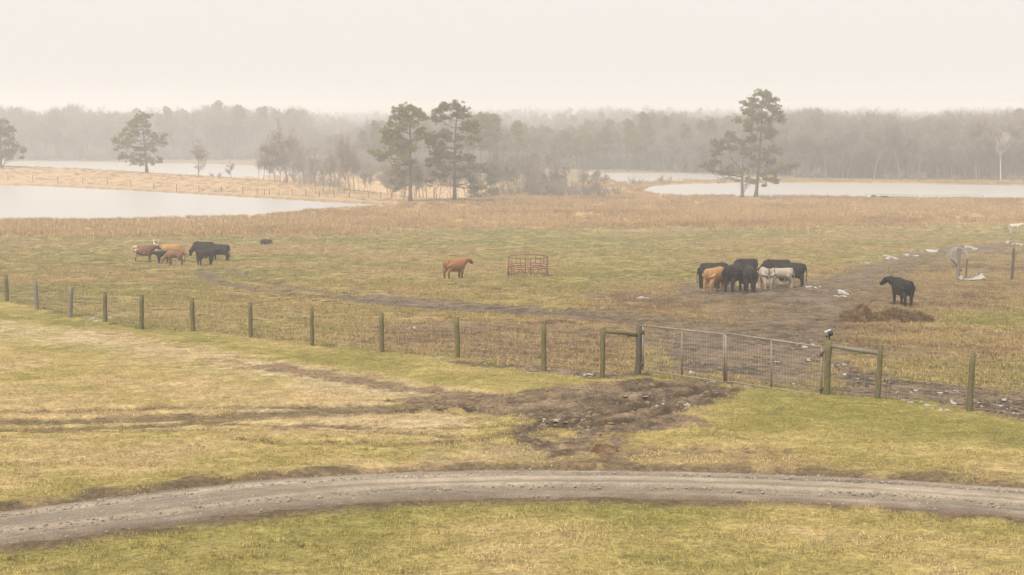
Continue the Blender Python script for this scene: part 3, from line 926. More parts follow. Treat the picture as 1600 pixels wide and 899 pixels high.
def orth(d):
    d = d / (np.linalg.norm(d) + 1e-9)
    a_ = np.cross(d, [0, 0, 1.0]) if abs(d[2]) < .9 else np.cross(d, [1.0, 0, 0])
    a_ /= np.linalg.norm(a_); return a_, np.cross(d, a_)

class Foliage:
    def __init__(s): s.V = []; s.S = []
    def puff(s, g, c, r, n, size, thick=.25, flat=.62):
        u = g.normal(0, 1, (n, 3)); u /= np.linalg.norm(u, axis=1, keepdims=True)
        p = u * (g.random(n) ** .45)[:, None] * r * np.array([1, 1, flat]) + c
        d = u * .8 + g.normal(0, .6, (n, 3)) + np.array([0, 0, .35]); d /= np.linalg.norm(d, axis=1, keepdims=True)
        w = np.cross(d, g.normal(0, 1, (n, 3))); w /= np.linalg.norm(w, axis=1, keepdims=True) + 1e-9
        L = size * g.uniform(.6, 1.4, n)[:, None]
        V = np.stack([p - w * L * thick, p + w * L * thick, p + d * L], 1)
        s.V.append(V.reshape(-1, 3))
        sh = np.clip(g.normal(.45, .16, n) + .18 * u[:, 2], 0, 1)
        s.S.append(np.repeat(sh, 3))
    def twigs(s, g, c, d0, n, L, w, spread=.9):
        d = d0[None] + g.normal(0, spread, (n, 3)) + np.array([0, 0, .35]); d /= np.linalg.norm(d, axis=1, keepdims=True)
        p = c[None] + d * (g.random(n) * L * .25)[:, None]
        e = np.cross(d, g.normal(0, 1, (n, 3))); e /= np.linalg.norm(e, axis=1, keepdims=True) + 1e-9
        ln = (L * g.uniform(.5, 1.2, n))[:, None]
        V = np.stack([p - e * w, p + e * w, p + d * ln], 1)
        s.V.append(V.reshape(-1, 3)); s.S.append(np.repeat(np.clip(g.normal(.5, .2, n), 0, 1), 3))
    def mesh(s, name, material):
        V = np.vstack(s.V)
        return tri_mesh(name, V, np.arange(len(V)).reshape(-1, 3), material, np.concatenate(s.S))

def make_pine(name, trunks, pads, seed, dens=1.0, leaf=.30, rtrunk=.33):
    """trunks: list of polylines (x, z) or (x, y, z); pads: (x, y, z, r) clumps of needles"""
    g = np.random.default_rng(seed)
    wood = MB(); fo = Foliage()
    tl = []
    for ti, t in enumerate(trunks):
        t = np.array([(p[0], 0, p[1]) if len(p) == 2 else p for p in t], float)
        s_ = np.linspace(0, 1, 14)
        k = np.linspace(0, 1, len(t))
        c = np.stack([np.interp(s_, k, t[:, i]) for i in range(3)], 1)
        c[2:-1, :2] += g.normal(0, .04, (11, 2))
        for _ in range(2): c[1:-1] = (c[:-2] + 2 * c[1:-1] + c[2:]) / 4
        rb = rtrunk if np.ndim(rtrunk) == 0 else rtrunk[ti]
        rad = rb * (1 - .82 * s_ ** .9); rad[0] *= 1.35
        wood.tube(c, rad, 9); tl.append((c, rad))
    for x, y, z, r in pads:
        # nearest trunk point some way below the pad
        best = None
        for c, rad in tl:
            hd = np.hypot(c[:, 0] - x, c[:, 1] - y)
            want = z - .30 * hd - .25
            sc_ = np.abs(c[:, 2] - want) + .55 * hd + (c[:, 2] < c[0, 2] + .16 * (c[-1, 2] - c[0, 2])) * 4
            i = int(np.argmin(sc_))
            if best is None or sc_[i] < best[0]: best = (sc_[i], c[i], rad[i])
        a_, r0 = best[1], best[2]
        e = np.array([x, y, z])
        L = np.linalg.norm(e - a_)
        if L > .5:
            k = np.linspace(0, 1, 7)[:, None]
            mid = (a_ + e) / 2 + np.array([0, 0, -.10 * L]) + g.normal(0, .06 * L, 3)
            c = (1 - k) ** 2 * a_ + 2 * k * (1 - k) * mid + k ** 2 * e
            c[1:-1] += g.normal(0, .03 * L, (5, 3))
            rb = min(r0 * .55, .035 + .016 * L)
            wood.tube(c, np.linspace(rb, .02, 7), 5)
        subs = 13 + int(r * 9)
        for q in range(subs):
            d = g.normal(0, 1, 3); d[2] *= .6; d /= np.linalg.norm(d)
            c2 = e + d * r * g.uniform(.25, 1.28)
            if g.random() < .3: wood.tube(np.stack([e - d * .1, (e + c2) / 2 + g.normal(0, .05, 3), c2]), [.028, .02, .01], 3)
            rs = r * g.uniform(.16, .36)
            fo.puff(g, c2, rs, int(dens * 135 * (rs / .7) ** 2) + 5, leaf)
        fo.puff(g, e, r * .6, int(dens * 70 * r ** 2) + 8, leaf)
    return wood.mesh(name + '_trunk', M_pine_bark), fo.mesh(name + '_crown', M_needles)

def pads_from_px(lst, base, mpp, seed, depth=.85):
    g = np.random.default_rng(seed)
    xs_ = np.array([p[0] for p in lst], float); zs_ = np.array([p[1] for p in lst], float)
    out = []
    for x, y, r in lst:
        # how wide the crown is at this height tells how deep it may be
        near = np.abs(zs_ - y) < 70
        w = max(30, (xs_[near].max() - xs_[near].min()) / 2) * mpp
        X = (x - base[0]) * mpp; rest = math.sqrt(max(.05, 1 - min(1, abs(X) / (w * 1.15)) ** 2)) * w * depth
        out.append((X, g.uniform(-1, 1) * rest, (base[1] - y) * mpp, r * mpp * .92))
    extra = []
    for X, Y_, Z, r in out:
        if g.random() < .45:
            extra.append((X + g.normal(0, r * .5), -Y_ * .8 + g.normal(0, .4), min(Z + g.normal(0, r * .4), (base[1] - zs_.min()) * mpp - .2), r * .85))
    return out + extra
def trunk_px(lst, base, mpp):
    return [((x - base[0]) * mpp, (base[1] - y) * mpp) for x, y in lst]

def tree_thing(name, loc, tm, cm, label, group=None, rz=0., scale=1., cat='tree', part='crown'):
    o = empty(name, loc, label, cat, group, rz, scale)
    link('trunk', tm, o)
    if cm is not None: link(part, cm, o)
    return o

PA = [(300, 130, 55), (370, 112, 52), (425, 150, 52), (462, 182, 36), (270, 188, 48), (340, 190, 60), (420, 222, 52), (240, 240, 42), (300, 250, 55), (190, 300, 50), (250, 310, 50), (440, 285, 50), (210, 365, 50), (290, 370, 52), (430, 340, 42), (480, 330, 38),
      (300, 430, 58), (220, 450, 50), (150, 455, 46), (100, 462, 32), (140, 500, 30), (330, 490, 50), (260, 560, 38), (400, 520, 46), (250, 600, 40), (310, 612, 52), (420, 600, 46), (240, 665, 32), (300, 690, 42), (265, 720, 32), (430, 655, 40), (390, 420, 46)]
PB = [(580, 130, 50), (640, 100, 50), (720, 90, 54), (770, 122, 46), (555, 200, 40), (630, 182, 50), (720, 160, 60), (800, 172, 46), (840, 232, 52), (780, 262, 52), (872, 292, 40), (890, 347, 28), (830, 342, 46), (745, 330, 40), (640, 322, 52), (560, 322, 52), (505, 312, 36), (600, 390, 52), (520, 372, 44), (740, 402, 36),
      (570, 460, 52), (640, 470, 52), (500, 510, 44), (570, 540, 52), (650, 560, 52), (740, 490, 52), (810, 500, 48), (850, 560, 48), (760, 570, 44), (900, 560, 42), (935, 590, 38), (610, 620, 44), (540, 612, 44), (520, 662, 34), (800, 605, 34), (830, 660, 34), (880, 700, 40), (850, 712, 28), (930, 712, 24)]
PC = [(500, 70, 48), (550, 82, 44), (450, 112, 40), (600, 116, 38), (540, 132, 44), (400, 150, 40), (470, 162, 52), (580, 182, 48), (630, 212, 36), (420, 212, 44), (500, 222, 52), (330, 266, 32), (380, 272, 38), (450, 262, 44), (580, 262, 48), (650, 266, 36), (420, 322, 42), (480, 322, 36), (560, 342, 48), (612, 362, 36), (570, 396, 36),
      (600, 480, 44), (640, 492, 32), (560, 502, 36), (540, 560, 34), (600, 582, 44), (650, 612, 34), (700, 622, 34), (750, 612, 34), (782, 602, 18), (590, 642, 42), (560, 702, 34), (600, 702, 34), (540, 750, 22), (450, 402, 40), (440, 480, 42), (470, 560, 34)]
PD = [(280, 372, 40), (300, 402, 36), (250, 422, 36), (180, 442, 40), (220, 472, 50), (300, 472, 44), (370, 432, 46), (400, 492, 46), (180, 512, 38), (150, 572, 34), (100, 602, 38), (70, 606, 22), (140, 632, 38), (190, 572, 34), (270, 642, 40), (220, 652, 34), (340, 652, 32), (300, 612, 32), (420, 642, 36), (450, 602, 38), (430, 702, 30), (460, 722, 26)]
PE = [(1270, 60, 40), (1330, 65, 40), (1230, 90, 36), (1300, 110, 44), (1180, 130, 40), (1250, 150, 44), (1320, 150, 36), (1150, 180, 36), (1210, 200, 44), (1290, 210, 42), (1090, 220, 30), (1150, 240, 44), (1040, 280, 34), (1018, 280, 18), (1090, 290, 42), (1060, 340, 26), (1150, 312, 44), (1220, 282, 44), (1380, 250, 48), (1430, 242, 38), (1470, 262, 22), (1440, 312, 34), (1370, 312, 44), (1200, 362, 44), (1280, 352, 44), (1360, 372, 34),
      (1130, 422, 42), (1080, 422, 26), (1200, 422, 42), (1260, 422, 34), (1210, 472, 32), (1260, 490, 26), (1390, 442, 38), (1430, 466, 22), (1380, 482, 22), (1340, 432, 28)]
PF = [(20, 120, 44), (70, 120, 28), (90, 190, 40), (122, 200, 32), (50, 230, 44), (130, 262, 28), (60, 302, 50), (112, 332, 40), (150, 372, 36), (205, 362, 28), (212, 382, 24), (60, 392, 50), (120, 422, 36), (190, 432, 24), (-30, 150, 40), (-60, 220, 44), (-20, 280, 44), (-90, 300, 40), (-60, 360, 44), (-120, 390, 36), (-20, 420, 40), (10, 180, 44)]
hero = [
    ('pine_tree', (641, 316), 268, (367, 830), [(367, 830), (368, 520), (372, 270), (360, 110)], PA, 5.0, 11, .36, 'tall spreading pine beside the tip of the left pond, left of the central pair'),
    ('pine_tree', (710, 314), 271, (700, 820), [(700, 820), (702, 560), (708, 330), (725, 110)], PB, 5.0, 12, .36, 'tall pine with a rounded top, right of the central pair'),
    ('pine_tree', (1181, 308.5), 288, (480, 845), [(480, 845), (496, 600), (512, 300), (512, 70)], PC, 4.73, 13, .40, 'tallest pine, right of the pair before the right pond'),
    ('pine_tree', (1160, 308.5), 287, (385, 845), None, PD, 4.73, 14, .36, 'shorter pine leaning left beside the tallest pine'),
    ('pine_tree', (229.5, 270), 337, (1313, 570), [(1313, 570), (1304, 330), (1290, 200), (1280, 50)], PE, 5.714, 15, .40, 'lone pine standing on the dam between the two left waters'),
    ('pine_tree', (2, 262), 349, (12, 525), None, PF, 5.714, 16, .30, 'pine cut off by the left edge of the picture'),
]
for nm, (bx, by), dcm, base, tr, pads, zs_, seed, rt, label in hero:
    mpp = dcm / F / zs_
    if seed == 14:
        trs = [trunk_px([(385, 845), (380, 640), (384, 560)], base, mpp), trunk_px([(380, 640), (320, 585), (285, 520), (262, 420)], base, mpp)]
        rtl = (rt, rt * .55)
    elif seed == 16:
        trs = [trunk_px([(10, 525), (14, 300), (18, 100)], base, mpp), trunk_px([(20, 525), (60, 440), (90, 330)], base, mpp), trunk_px([(2, 525), (-40, 420), (-70, 300)], base, mpp)]
        rtl = (rt, .16, .16)
    else:
        trs = [trunk_px(tr, base, mpp)]; rtl = rt
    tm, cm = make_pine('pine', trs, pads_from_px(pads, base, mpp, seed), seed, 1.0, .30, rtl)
    p = pick(bx, by)
    if abs(np.hypot(p[0], p[1]) - dcm) > 30:
        q = at_depth(bx, by, dcm); p = np.array([q[0], q[1], float(H0(np.array([q[0]]), np.array([q[1]]))[0])])
    tree_thing(nm, (p[0], p[1], p[2] - .12), tm, cm, label, cat='pine tree')

def make_bare(name, seed, h=15., spread=.36, levels=4, rb=.2, twig=.022, material=M_bark, lean=0., first=.28, dens=1.0, narrow=1.0):
    g = np.random.default_rng(seed)
    wood = MB(); fo = Foliage()
    def grow(p, d, L, r, lev):
        n = 5
        c = [p]; dd = d.copy()
        for i in range(n):
            dd = dd + g.normal(0, .10, 3) + np.array([0, 0, .05]); dd /= np.linalg.norm(dd)
            c.append(c[-1] + dd * L / n)
        c = np.array(c)
        wood.tube(c, np.linspace(r, r * .45, n + 1), 6 if lev == 0 else (4 if lev == 1 else 3), cap=False)
        if lev >= levels - 1:
            for i in (2, 3, 4, 5):
                fo.twigs(g, c[i], dd, int(7 * dens), L * .8, twig)
            return
        k = {0: 9, 1: 5, 2: 4}.get(lev, 3)
        for q in range(k):
            t = g.uniform(first if lev == 0 else .25, 1.0)
            i = min(int(t * n), n - 1); pp = c[i] + (c[i + 1] - c[i]) * (t * n - i)
            a_, b_ = orth(dd); th = g.random() * 6.283
            sp_ = g.uniform(.5, .95) * narrow
            nd = dd * math.cos(sp_) + (a_ * math.cos(th) + b_ * math.sin(th)) * math.sin(sp_)
            nd[2] = abs(nd[2]) * .8 + .12; nd /= np.linalg.norm(nd)
            grow(pp, nd, L * g.uniform(.42, .66) * (1.05 - .45 * t if lev == 0 else 1), r * (1 - .55 * t) * .55, lev + 1)
        grow(c[-1], dd, L * .42, r * .45, max(lev + 1, levels - 2))
    grow(np.array([0, 0, -.2]), np.array([lean, 0, 1.0]), h * .66, rb, 0)
    return wood.mesh(name + '_trunk', material), fo.mesh(name + '_twigs', M_twigs if material is not M_pale_bark else material)

# kinds shared between the many trees of the woods
bareK = [make_bare('bare', 500 + i, 15, rb=.17, levels=4, first=.35 if i < 3 else .2, narrow=.75 if i < 3 else 1.0, dens=1.1) for i in range(6)]
slimK = [make_bare('slender', 530 + i, 15, rb=.13, levels=3, first=.3, narrow=.55, dens=1.0, twig=.018) for i in range(4)]
shrubK = []
for i in range(3):
    g = np.random.default_rng(560 + i); wood = MB(); fo = Foliage()
    for q in range(11):
        a_ = g.random() * 6.283; d = np.array([math.cos(a_) * .45, math.sin(a_) * .45, 1.0]); L = g.uniform(1.6, 3.4)
        p0 = np.array([math.cos(a_) * .25, math.sin(a_) * .25, -.1]); c = np.array([p0 + d * L * t + g.normal(0, .08, 3) * t for t in np.linspace(0, 1, 5)])
        wood.tube(c, np.linspace(.045, .015, 5), 3)
        for t in (2, 3, 4): fo.twigs(g, c[t], d, 16, 1.1, .022, .7)
    shrubK.append((wood.mesh('shrub_stems', M_bark), fo.mesh('shrub_twigs', M_twigs)))
def random_pine(seed, h=16.):
    g = np.random.default_rng(seed)
    pads = []
    for q in range(26):
        t = g.uniform(.0, 1) ** .8
        z = h * (.48 + .50 * t); w = (1.15 - t) * 2.9 * g.uniform(.3, 1); a_ = g.random() * 6.283
        pads.append((math.cos(a_) * w, math.sin(a_) * w, z, g.uniform(.8, 1.35)))
    return make_pine('wood_pine', [[(0, -.2), (g.normal(0, .3), h * .5), (g.normal(0, .4), h)]], pads, seed, .45, .42, .2)
pineK = [random_pine(600 + i, 15.5 + i * .6) for i in range(4)]
def cedar(seed):
    g = np.random.default_rng(seed); fo = Foliage(); wood = MB()
    wood.tube([(0, 0, -.1), (0, 0, 2), (0.05, 0, 4.6)], [.14, .1, .03], 6)
    for q in range(46):
        t = g.random(); z = .5 + 4.6 * t; w = 1.6 * (1 - t) ** .7 * math.sqrt(g.random()) + .1; a_ = g.random() * 6.283
        fo.puff(g, np.array([math.cos(a_) * w, math.sin(a_) * w, z]), .55, 60, .26, flat=.8)
    return wood.mesh('cedar_trunk', M_bark), fo.mesh('cedar_crown', M_cedar)
cedarK = [cedar(640), cedar(641)]

def put(name, px, dcm, kind, hpx, h0, label, cat, group=None, rz=None, part='crown', sink=.15):
    """stand a tree at image column px, dcm metres out, so tall that it covers hpx photograph pixels"""
    X = (px - 800) / F * dcm; Y = dcm * .9917
    z = float(H0(np.array([X]), np.array([Y]))[0])
    s_ = hpx / F * dcm / h0
    return tree_thing(name, (X, Y, z - sink * s_), kind[0], kind[1], label, group, random.random() * 6.283 if rz is None else rz, s_, cat, part)

NTH = ['leftmost', 'second from the left', 'third from the left', 'fourth from the left', 'fifth from the left', 'sixth from the left', 'seventh from the left', 'eighth from the left', 'ninth from the left', 'tenth from the left', 'eleventh from the left', 'twelfth from the left']
def rank(i, cols):
    k = sorted(range(len(cols)), key=lambda q: cols[q]).index(i)
    return 'rightmost' if k == len(cols) - 1 else NTH[k]
# single bare trees one can point to
put('bare_tree', 315, 343, make_bare('oak', 701, 15, rb=.24, first=.12, dens=1.3, narrow=1.15), 55, 15, 'small leafless tree on the dam right of the lone pine', 'bare tree')
put('bare_tree', 366, 338, bareK[4], 27, 15, 'smallest leafless sapling on the dam before the far water', 'bare tree')
put('shrub', 336, 341, shrubK[0], 9, 3.6, 'low dark bush at the foot of the leafless tree on the dam', 'bush', part='branches')
put('shrub', 347, 340, shrubK[1], 9, 3.6, 'low dark bush left of the smallest sapling on the dam', 'bush', part='branches')
put('bare_tree', 1155, 284, make_bare('snag', 702, 8, rb=.13, first=.3, dens=.25, lean=-.18, levels=3), 50, 8, 'thin leafless sapling leaning beside the two pines before the right pond', 'bare tree')
put('pale_tree', 1556, 372, make_bare('syc', 703, 15, rb=.2, first=.42, dens=.4, material=M_pale_bark, narrow=.6), 78, 15, 'pale-barked leafless tree standing out at the front of the right wood', 'bare tree')
CL = [(508, 52), (517, 62), (524, 70), (532, 78), (541, 72), (549, 88), (556, 84), (563, 50), (571, 44), (497, 40)]
for i, (px, hpx) in enumerate(CL):
    put('bare_tree', px, 282 + (i * 7) % 9, slimK[i % 4], hpx, 15, 'slender leafless tree behind the left pond, %s of the clump' % rank(i, [c_[0] for c_ in CL]), 'bare tree', 'clump of leafless trees behind the left pond')
put('bare_tree', 452, 306, make_bare('big', 704, 15, rb=.22, first=.25, dens=.6), 98, 15, 'largest leafless tree left of the clump behind the pond', 'bare tree')
TK = [408, 415, 424, 433, 441, 462, 471, 480, 488]
for i, px in enumerate(TK):
    put('bare_tree', px, 312 + (i * 5) % 13, (slimK + bareK[3:5])[(i * 5 + 2) % 6], 42 + (i * 17) % 30, 15, 'leafless tree at the right end of the dam, %s of its thicket' % rank(i, TK), 'bare tree', 'thicket at the end of the dam')
put('cedar_tree', 768, 300, cedarK[0], 42, 5.2, 'bushy dark green evergreen right of the central pines', 'evergreen tree')
put('cedar_tree', 742, 305, cedarK[1], 36, 5.2, 'smaller bushy evergreen just behind the right central pine', 'evergreen tree')
put('cedar_tree', 850, 306, cedarK[1], 34, 5.2, 'low evergreen among the leafless scrub of the middle thicket', 'evergreen tree')
# the middle thicket (between the central pines and the far water)
g = np.random.default_rng(71)
for i in range(62):
    px = g.uniform(575, 945); dcm = g.uniform(296, 350)
    hp = np.interp(px, [575, 700, 830, 900, 945], [48, 80, 66, 44, 26]) * g.uniform(.65, 1.1)
    put('bare_tree', px, dcm, (bareK[2:6] + slimK)[int(g.integers(0, 8))], hp, 15, 'leafless tree in the middle thicket beyond the pasture', 'bare tree', 'middle thicket')
for i in range(40):
    px = g.uniform(790, 965); dcm = g.uniform(290, 312)
    put('shrub', px, dcm, shrubK[i % 3], np.interp(px, [790, 900, 965], [24, 22, 12]) * g.uniform(.7, 1.2), 3.6, 'leafless shrub along the front of the middle thicket', 'shrub', 'scrub before the middle thicket', part='branches')
SB = [(1030, 14), (1043, 11), (986, 13), (1120, 9), (1127, 9), (1000, 10)]
for i, (px, hp) in enumerate(SB):
    put('shrub', px, 352 + i, shrubK[i % 3], hp, 3.6, 'little leafless shrub between the two right waters, %s of its row' % rank(i, [c_[0] for c_ in SB]), 'shrub', 'shrubs on the bank between the right waters', part='branches')
# pines beyond the middle water
MP = [(900, 216, 436), (918, 210, 440), (945, 202, 438), (980, 194, 432), (1008, 190, 436), (985, 200, 444), (864, 224, 430), (1068, 200, 430), (1106, 182, 428), (1094, 188, 432), (808, 190, 420), (935, 214, 446)]
for i, (px, top, dcm) in enumerate(MP):
    put('pine_tree', px, dcm, pineK[i % 4], 266 - top, 16, 'hazy pine beyond the middle water, %s of its row' % rank(i, [c_[0] for c_ in MP]), 'pine tree', 'pines beyond the middle water')
BP = [(752, 176, 392), (765, 182, 396), (775, 190, 398), (740, 182, 402)]
for i, (px, top, dcm) in enumerate(BP):
    put('pine_tree', px, dcm, pineK[(i + 1) % 4], 275 - top, 16, 'grey pine rising right behind the central pair, %s of its group' % rank(i, [c_[0] for c_ in BP]), 'pine tree', 'pines behind the central pair')
# the right wood: the front rows are single trees
g = np.random.default_rng(72)
for i in range(150):
    px = 1010 + (1640 - 1010) * (i + g.uniform(0, 1)) / 150
    dcm = np.interp(px, [1010, 1200, 1640], [432, 392, 366]) + g.gamma(1.5, 9)
    top = np.interp(px, [1010, 1180, 1240, 1400, 1640], [206, 196, 186, 184, 190]) + g.uniform(-3, 22)
    zb = float(H0(np.array([(px - 800) / F * dcm]), np.array([dcm * .99]))[0])
    basey = 165 + (CAM_Z - zb) / dcm * F
    put('wood_tree', px, dcm, bareK[int(g.integers(0, 4))], basey - top, 15, 'tall leafless tree in the front of the right wood', 'bare tree', 'front rows of the right wood')
for i in range(14):
    px = g.uniform(1230, 1640); put('shrub', px, np.interp(px, [1200, 1640], [388, 362]), shrubK[i % 3], g.uniform(9, 16), 3.6, 'leafless shrub at the foot of the right wood', 'shrub', 'shrubs at the foot of the right wood', part='branches')

# everything behind reads as one mass of wood
def joined(kind):
    """trunk and crown of one kind in a single mesh for the far mass"""
    bm = bmesh.new(); bm.from_mesh(kind[0]); n0 = len(bm.faces); bm.from_mesh(kind[1])
    bm.faces.ensure_lookup_table()
    for f in bm.faces[n0:]: f.material_index = 1
    me_ = bpy.data.meshes.new('far_tree'); bm.to_mesh(me_); bm.free()
    me_.materials.append(kind[0].materials[0]); me_.materials.append(kind[1].materials[0])
    return me_
fk = [joined(k) for k in bareK[:4]] + [joined(k) for k in pineK] + [joined(k) for k in shrubK]
g = np.random.default_rng(73)
fx, fy, fh, fv = [], [], [], []
def mass(n, pxr, dr, hr, pine):
    for i in range(n):
        px = g.uniform(*pxr); dcm = g.uniform(*dr)
        X = (px - 800) / F * dcm
        fx.append(X); fy.append(dcm); fh.append((g.uniform(*hr) * (1 + .05 * math.sin(px * .021) + .05 * math.sin(px * .057 + dcm * .01))) / 15.5)
        fv.append(int(g.integers(4, 8)) if g.random() < pine else int(g.integers(0, 4)))
mass(620, (-60, 480), (606, 760), (14, 23), .12)      # left wood beyond the lake
mass(380, (400, 780), (450, 600), (10, 15.5), .3)       # behind the clump
mass(260, (740, 1030), (445, 560), (9, 15), .35)
mass(520, (1000, 1680), (445, 560), (14, 18), .08)    # depth of the right wood
mass(420, (1150, 1700), (395, 450), (13, 16.5), .0)
mass(900, (-80, 1700), (700, 1100), (13, 18), .1)
mass(900, (-80, 1700), (1100, 1900), (14, 21), .08)
for n_, pr, dr_, hr_ in ((260, (-60, 480), (600, 650), (2.5, 7)), (200, (430, 780), (400, 470), (2.5, 7)), (150, (740, 1030), (440, 470), (2, 5)), (170, (1010, 1680), (384, 450), (2, 5))):
    for i in range(n_):      # undergrowth along the edges
        dcm = g.uniform(*dr_); fx.append((g.uniform(*pr) - 800) / F * dcm); fy.append(dcm); fh.append(g.uniform(*hr_) / 3.6); fv.append(int(g.integers(8, 11)))
fx, fy, fh, fv = map(np.array, (fx, fy, fh, fv))
ok = np.ones(len(fx), bool)
for k in POLY: ok &= pond_dist(k, fx, fy) > 2
fx, fy, fh, fv = fx[ok], fy[ok], fh[ok], fv[ok]
fh = np.where((fv >= 4) & (fv < 8), fh * .9, fh)
scatter('far_woods', np.stack([fx, fy, H0(fx, fy) - .3], 1), g.random(len(fx)) * 6.283, fh, fv, fk)
tag(bpy.data.objects['far_woods'], 'grey mass of leafless trees and pines across the far shore', 'woods')

# ------------------------------------------------------------------ fences and gates
def post_mat(name, d_, l_):
    m, nt, b = mat(name)
    tc = N(nt, 'ShaderNodeTexCoord'); mp = N(nt, 'ShaderNodeMapping'); mp.inputs['Scale'].default_value = (9, 9, 1.6)
    nt.links.new(tc.outputs['Object'], mp.inputs[0])
    f = noise(nt, mp.outputs[0], 3, 6, .65)
    nt.links.new(ramp(nt, f, [(.3, d_), (.7, l_)]), b.inputs['Base Color'])
    b.inputs['Roughness'].default_value = .95; b.inputs['Specular IOR Level'].default_value = .1
    bump(nt, b, f, .6, .02)
    return m
M_post = post_mat('mossy_treated_wood', (.085, .075, .035), (.19, .165, .085))
M_postg = post_mat('grey_weathered_wood', (.13, .115, .09), (.26, .235, .195))
M_postd = post_mat('dark_weathered_wood', (.07, .06, .045), (.15, .125, .09))
M_wire = simple('galvanised_wire', [(.3, (.30, .29, .27)), (.7, (.48, .46, .43))], 5, .6, spec=.4)
M_steel = simple('weathered_gate_pipe', [(.3, (.17, .14, .105)), (.7, (.29, .245, .19))], 7, .55, spec=.4)
M_rust = simple('rusty_hinge', [(.3, (.08, .055, .04)), (.7, (.16, .11, .08))], 9, .8)

def px_world(px, py, dc):
    return at_depth(px, py, dc)
def depth_of(p):
    v_ = np.asarray(p) - np.array([0, 0, CAM_Z])
    return v_[1] * cp - v_[2] * sp
def post_geo(base, top, r, seed, taper=.94, sides=12):
    g = np.random.default_rng(seed)
    b0, t0 = np.asarray(base, float), np.asarray(top, float)
    n = 7
    k = np.linspace(0, 1, n)[:, None]
    c = (b0 - np.array([0, 0, .25])) * (1 - k) + t0 * k
    c[1:-1, :2] += g.normal(0, .006, (n - 2, 2))
    rad = r * np.linspace(1.0, taper, n) * (1 + g.normal(0, .02, n)); 
    m = MB().tube(c, rad, sides)
    # slightly domed, bevelled head
    m.tube([t0 - np.array([0, 0, .005]), t0 + np.array([0, 0, r * .18])], [rad[-1] * .98, rad[-1] * .72], sides)
    return m
def posts_from_px(lst):
    """(top x, top y, base x, base y, width px, material) -> world base, top, radius"""
    out = []
    for tx, ty, bx, by, w, m_ in lst:
        b_ = ground_point(bx, by); dc = depth_of(b_)
        t_ = px_world(tx, ty, dc)
        t_[1] = b_[1] + .0
        out.append((b_, t_, w / F * dc / 2, m_))
    return out
def netting(a0, a1, b0, b1, heights, stays, r=.0022, sag=.01):
    """woven wire between two posts; a0/a1 foot and head of one, b0/b1 of the other"""
    m = MB()
    a0, a1, b0, b1 = map(np.asarray, (a0, a1, b0, b1))
    for h in heights:
        p, q = a0 + (a1 - a0) * h, b0 + (b1 - b0) * h
        k = np.linspace(0, 1, 7)[:, None]
        c = p * (1 - k) + q * k; c[:, 2] -= 4 * sag * (k * (1 - k))[:, 0]
        m.tube(c, r, 3, cap=False)
    for i in range(1, stays):
        k = i / stays
        lo = (a0 + (a1 - a0) * heights[0]) * (1 - k) + (b0 + (b1 - b0) * heights[0]) * k
        hi = (a0 + (a1 - a0) * heights[-1]) * (1 - k) + (b0 + (b1 - b0) * heights[-1]) * k
        m.tube([lo, hi], r * .8, 3, cap=False)
    return m
HT = [.06, .17, .29, .42, .57, .74, .90]

def build_fence(name, label, posts, gap_after=(), wire_r=.003, heights=HT, stay=.32, wire_ends=True):
    root = empty(name, posts[0][0], label, 'fence')
    inv = Matrix.Translation(-Vector(posts[0][0]))
    o0 = np.asarray(posts[0][0])
    for i, (b_, t_, r, m_) in enumerate(posts):
        post_geo(b_ - o0, t_ - o0, r, 800 + i).build('post', m_, root)
    for i in range(len(posts) - 1):
        if i in gap_after: continue
        (b0, t0, r0, _), (b1, t1, r1, _) = posts[i], posts[i + 1]
        off = np.array([0, 1, 0]) * .06
        L = np.linalg.norm(b1 - b0)
        netting(b0 - o0 + off, t0 - o0 + off, b1 - o0 + off, t1 - o0 + off, heights, max(3, int(L / stay)), wire_r).build('wire_netting', M_wire, root)
    return root, o0

left_px = [(-66, 424, -66, 463, 7.5, M_post), (11, 430, 11, 471, 7, M_post), (57, 439, 58, 484, 7, M_postg), (113, 448, 109, 496, 7.5, M_postg), (165.5, 456, 164, 503, 7, M_post), (223.5, 460.5, 220.5, 514.5, 7.5, M_post), (301, 465, 302, 518, 7.5, M_post), (392, 472, 392, 527, 7, M_post),
           (488, 481, 488, 540, 6.5, M_post), (597, 489, 597, 550, 7, M_post), (714, 495, 715.5, 559, 7.5, M_post), (849.5, 506, 850, 579, 8, M_post), (942, 511, 941, 588, 8, M_post), (998.5, 508, 996.5, 586, 10, M_postd)]
PL = posts_from_px(left_px)
fl, o0 = build_fence('wire_fence', 'woven wire fence of mossy round posts left of the metal gate', PL)
(bA, tA, rA, _), (bB, tB, rB, _) = PL[-2], PL[-1]
MB().tube([tA - o0 + np.array([0, 0, -.10]), (tA + tB) / 2 - o0 + np.array([0, 0, -.16]), tB - o0 + np.array([0, 0, -.28])], .054, 8).build('brace_rail', M_post, fl)
right_px = [(1293.5, 530, 1291, 617, 10.5, M_post), (1373.5, 538, 1370.5, 623, 9, M_post), (1517, 550, 1514, 641, 9.5, M_post), (1700, 566, 1697, 663, 10, M_post)]
PR = posts_from_px(right_px)
fr, o1 = build_fence('wire_fence', 'woven wire fence of mossy round posts right of the metal gate', PR)
(bA, tA, rA, _), (bB, tB, rB, _) = PR[0], PR[1]
MB().tube([tA - o1 + np.array([0, 0, -.13]), (tA + tB) / 2 - o1 + np.array([0, 0, -.17]), tB - o1 + np.array([0, 0, -.20])], .054, 8).build('brace_rail', M_postg, fr)

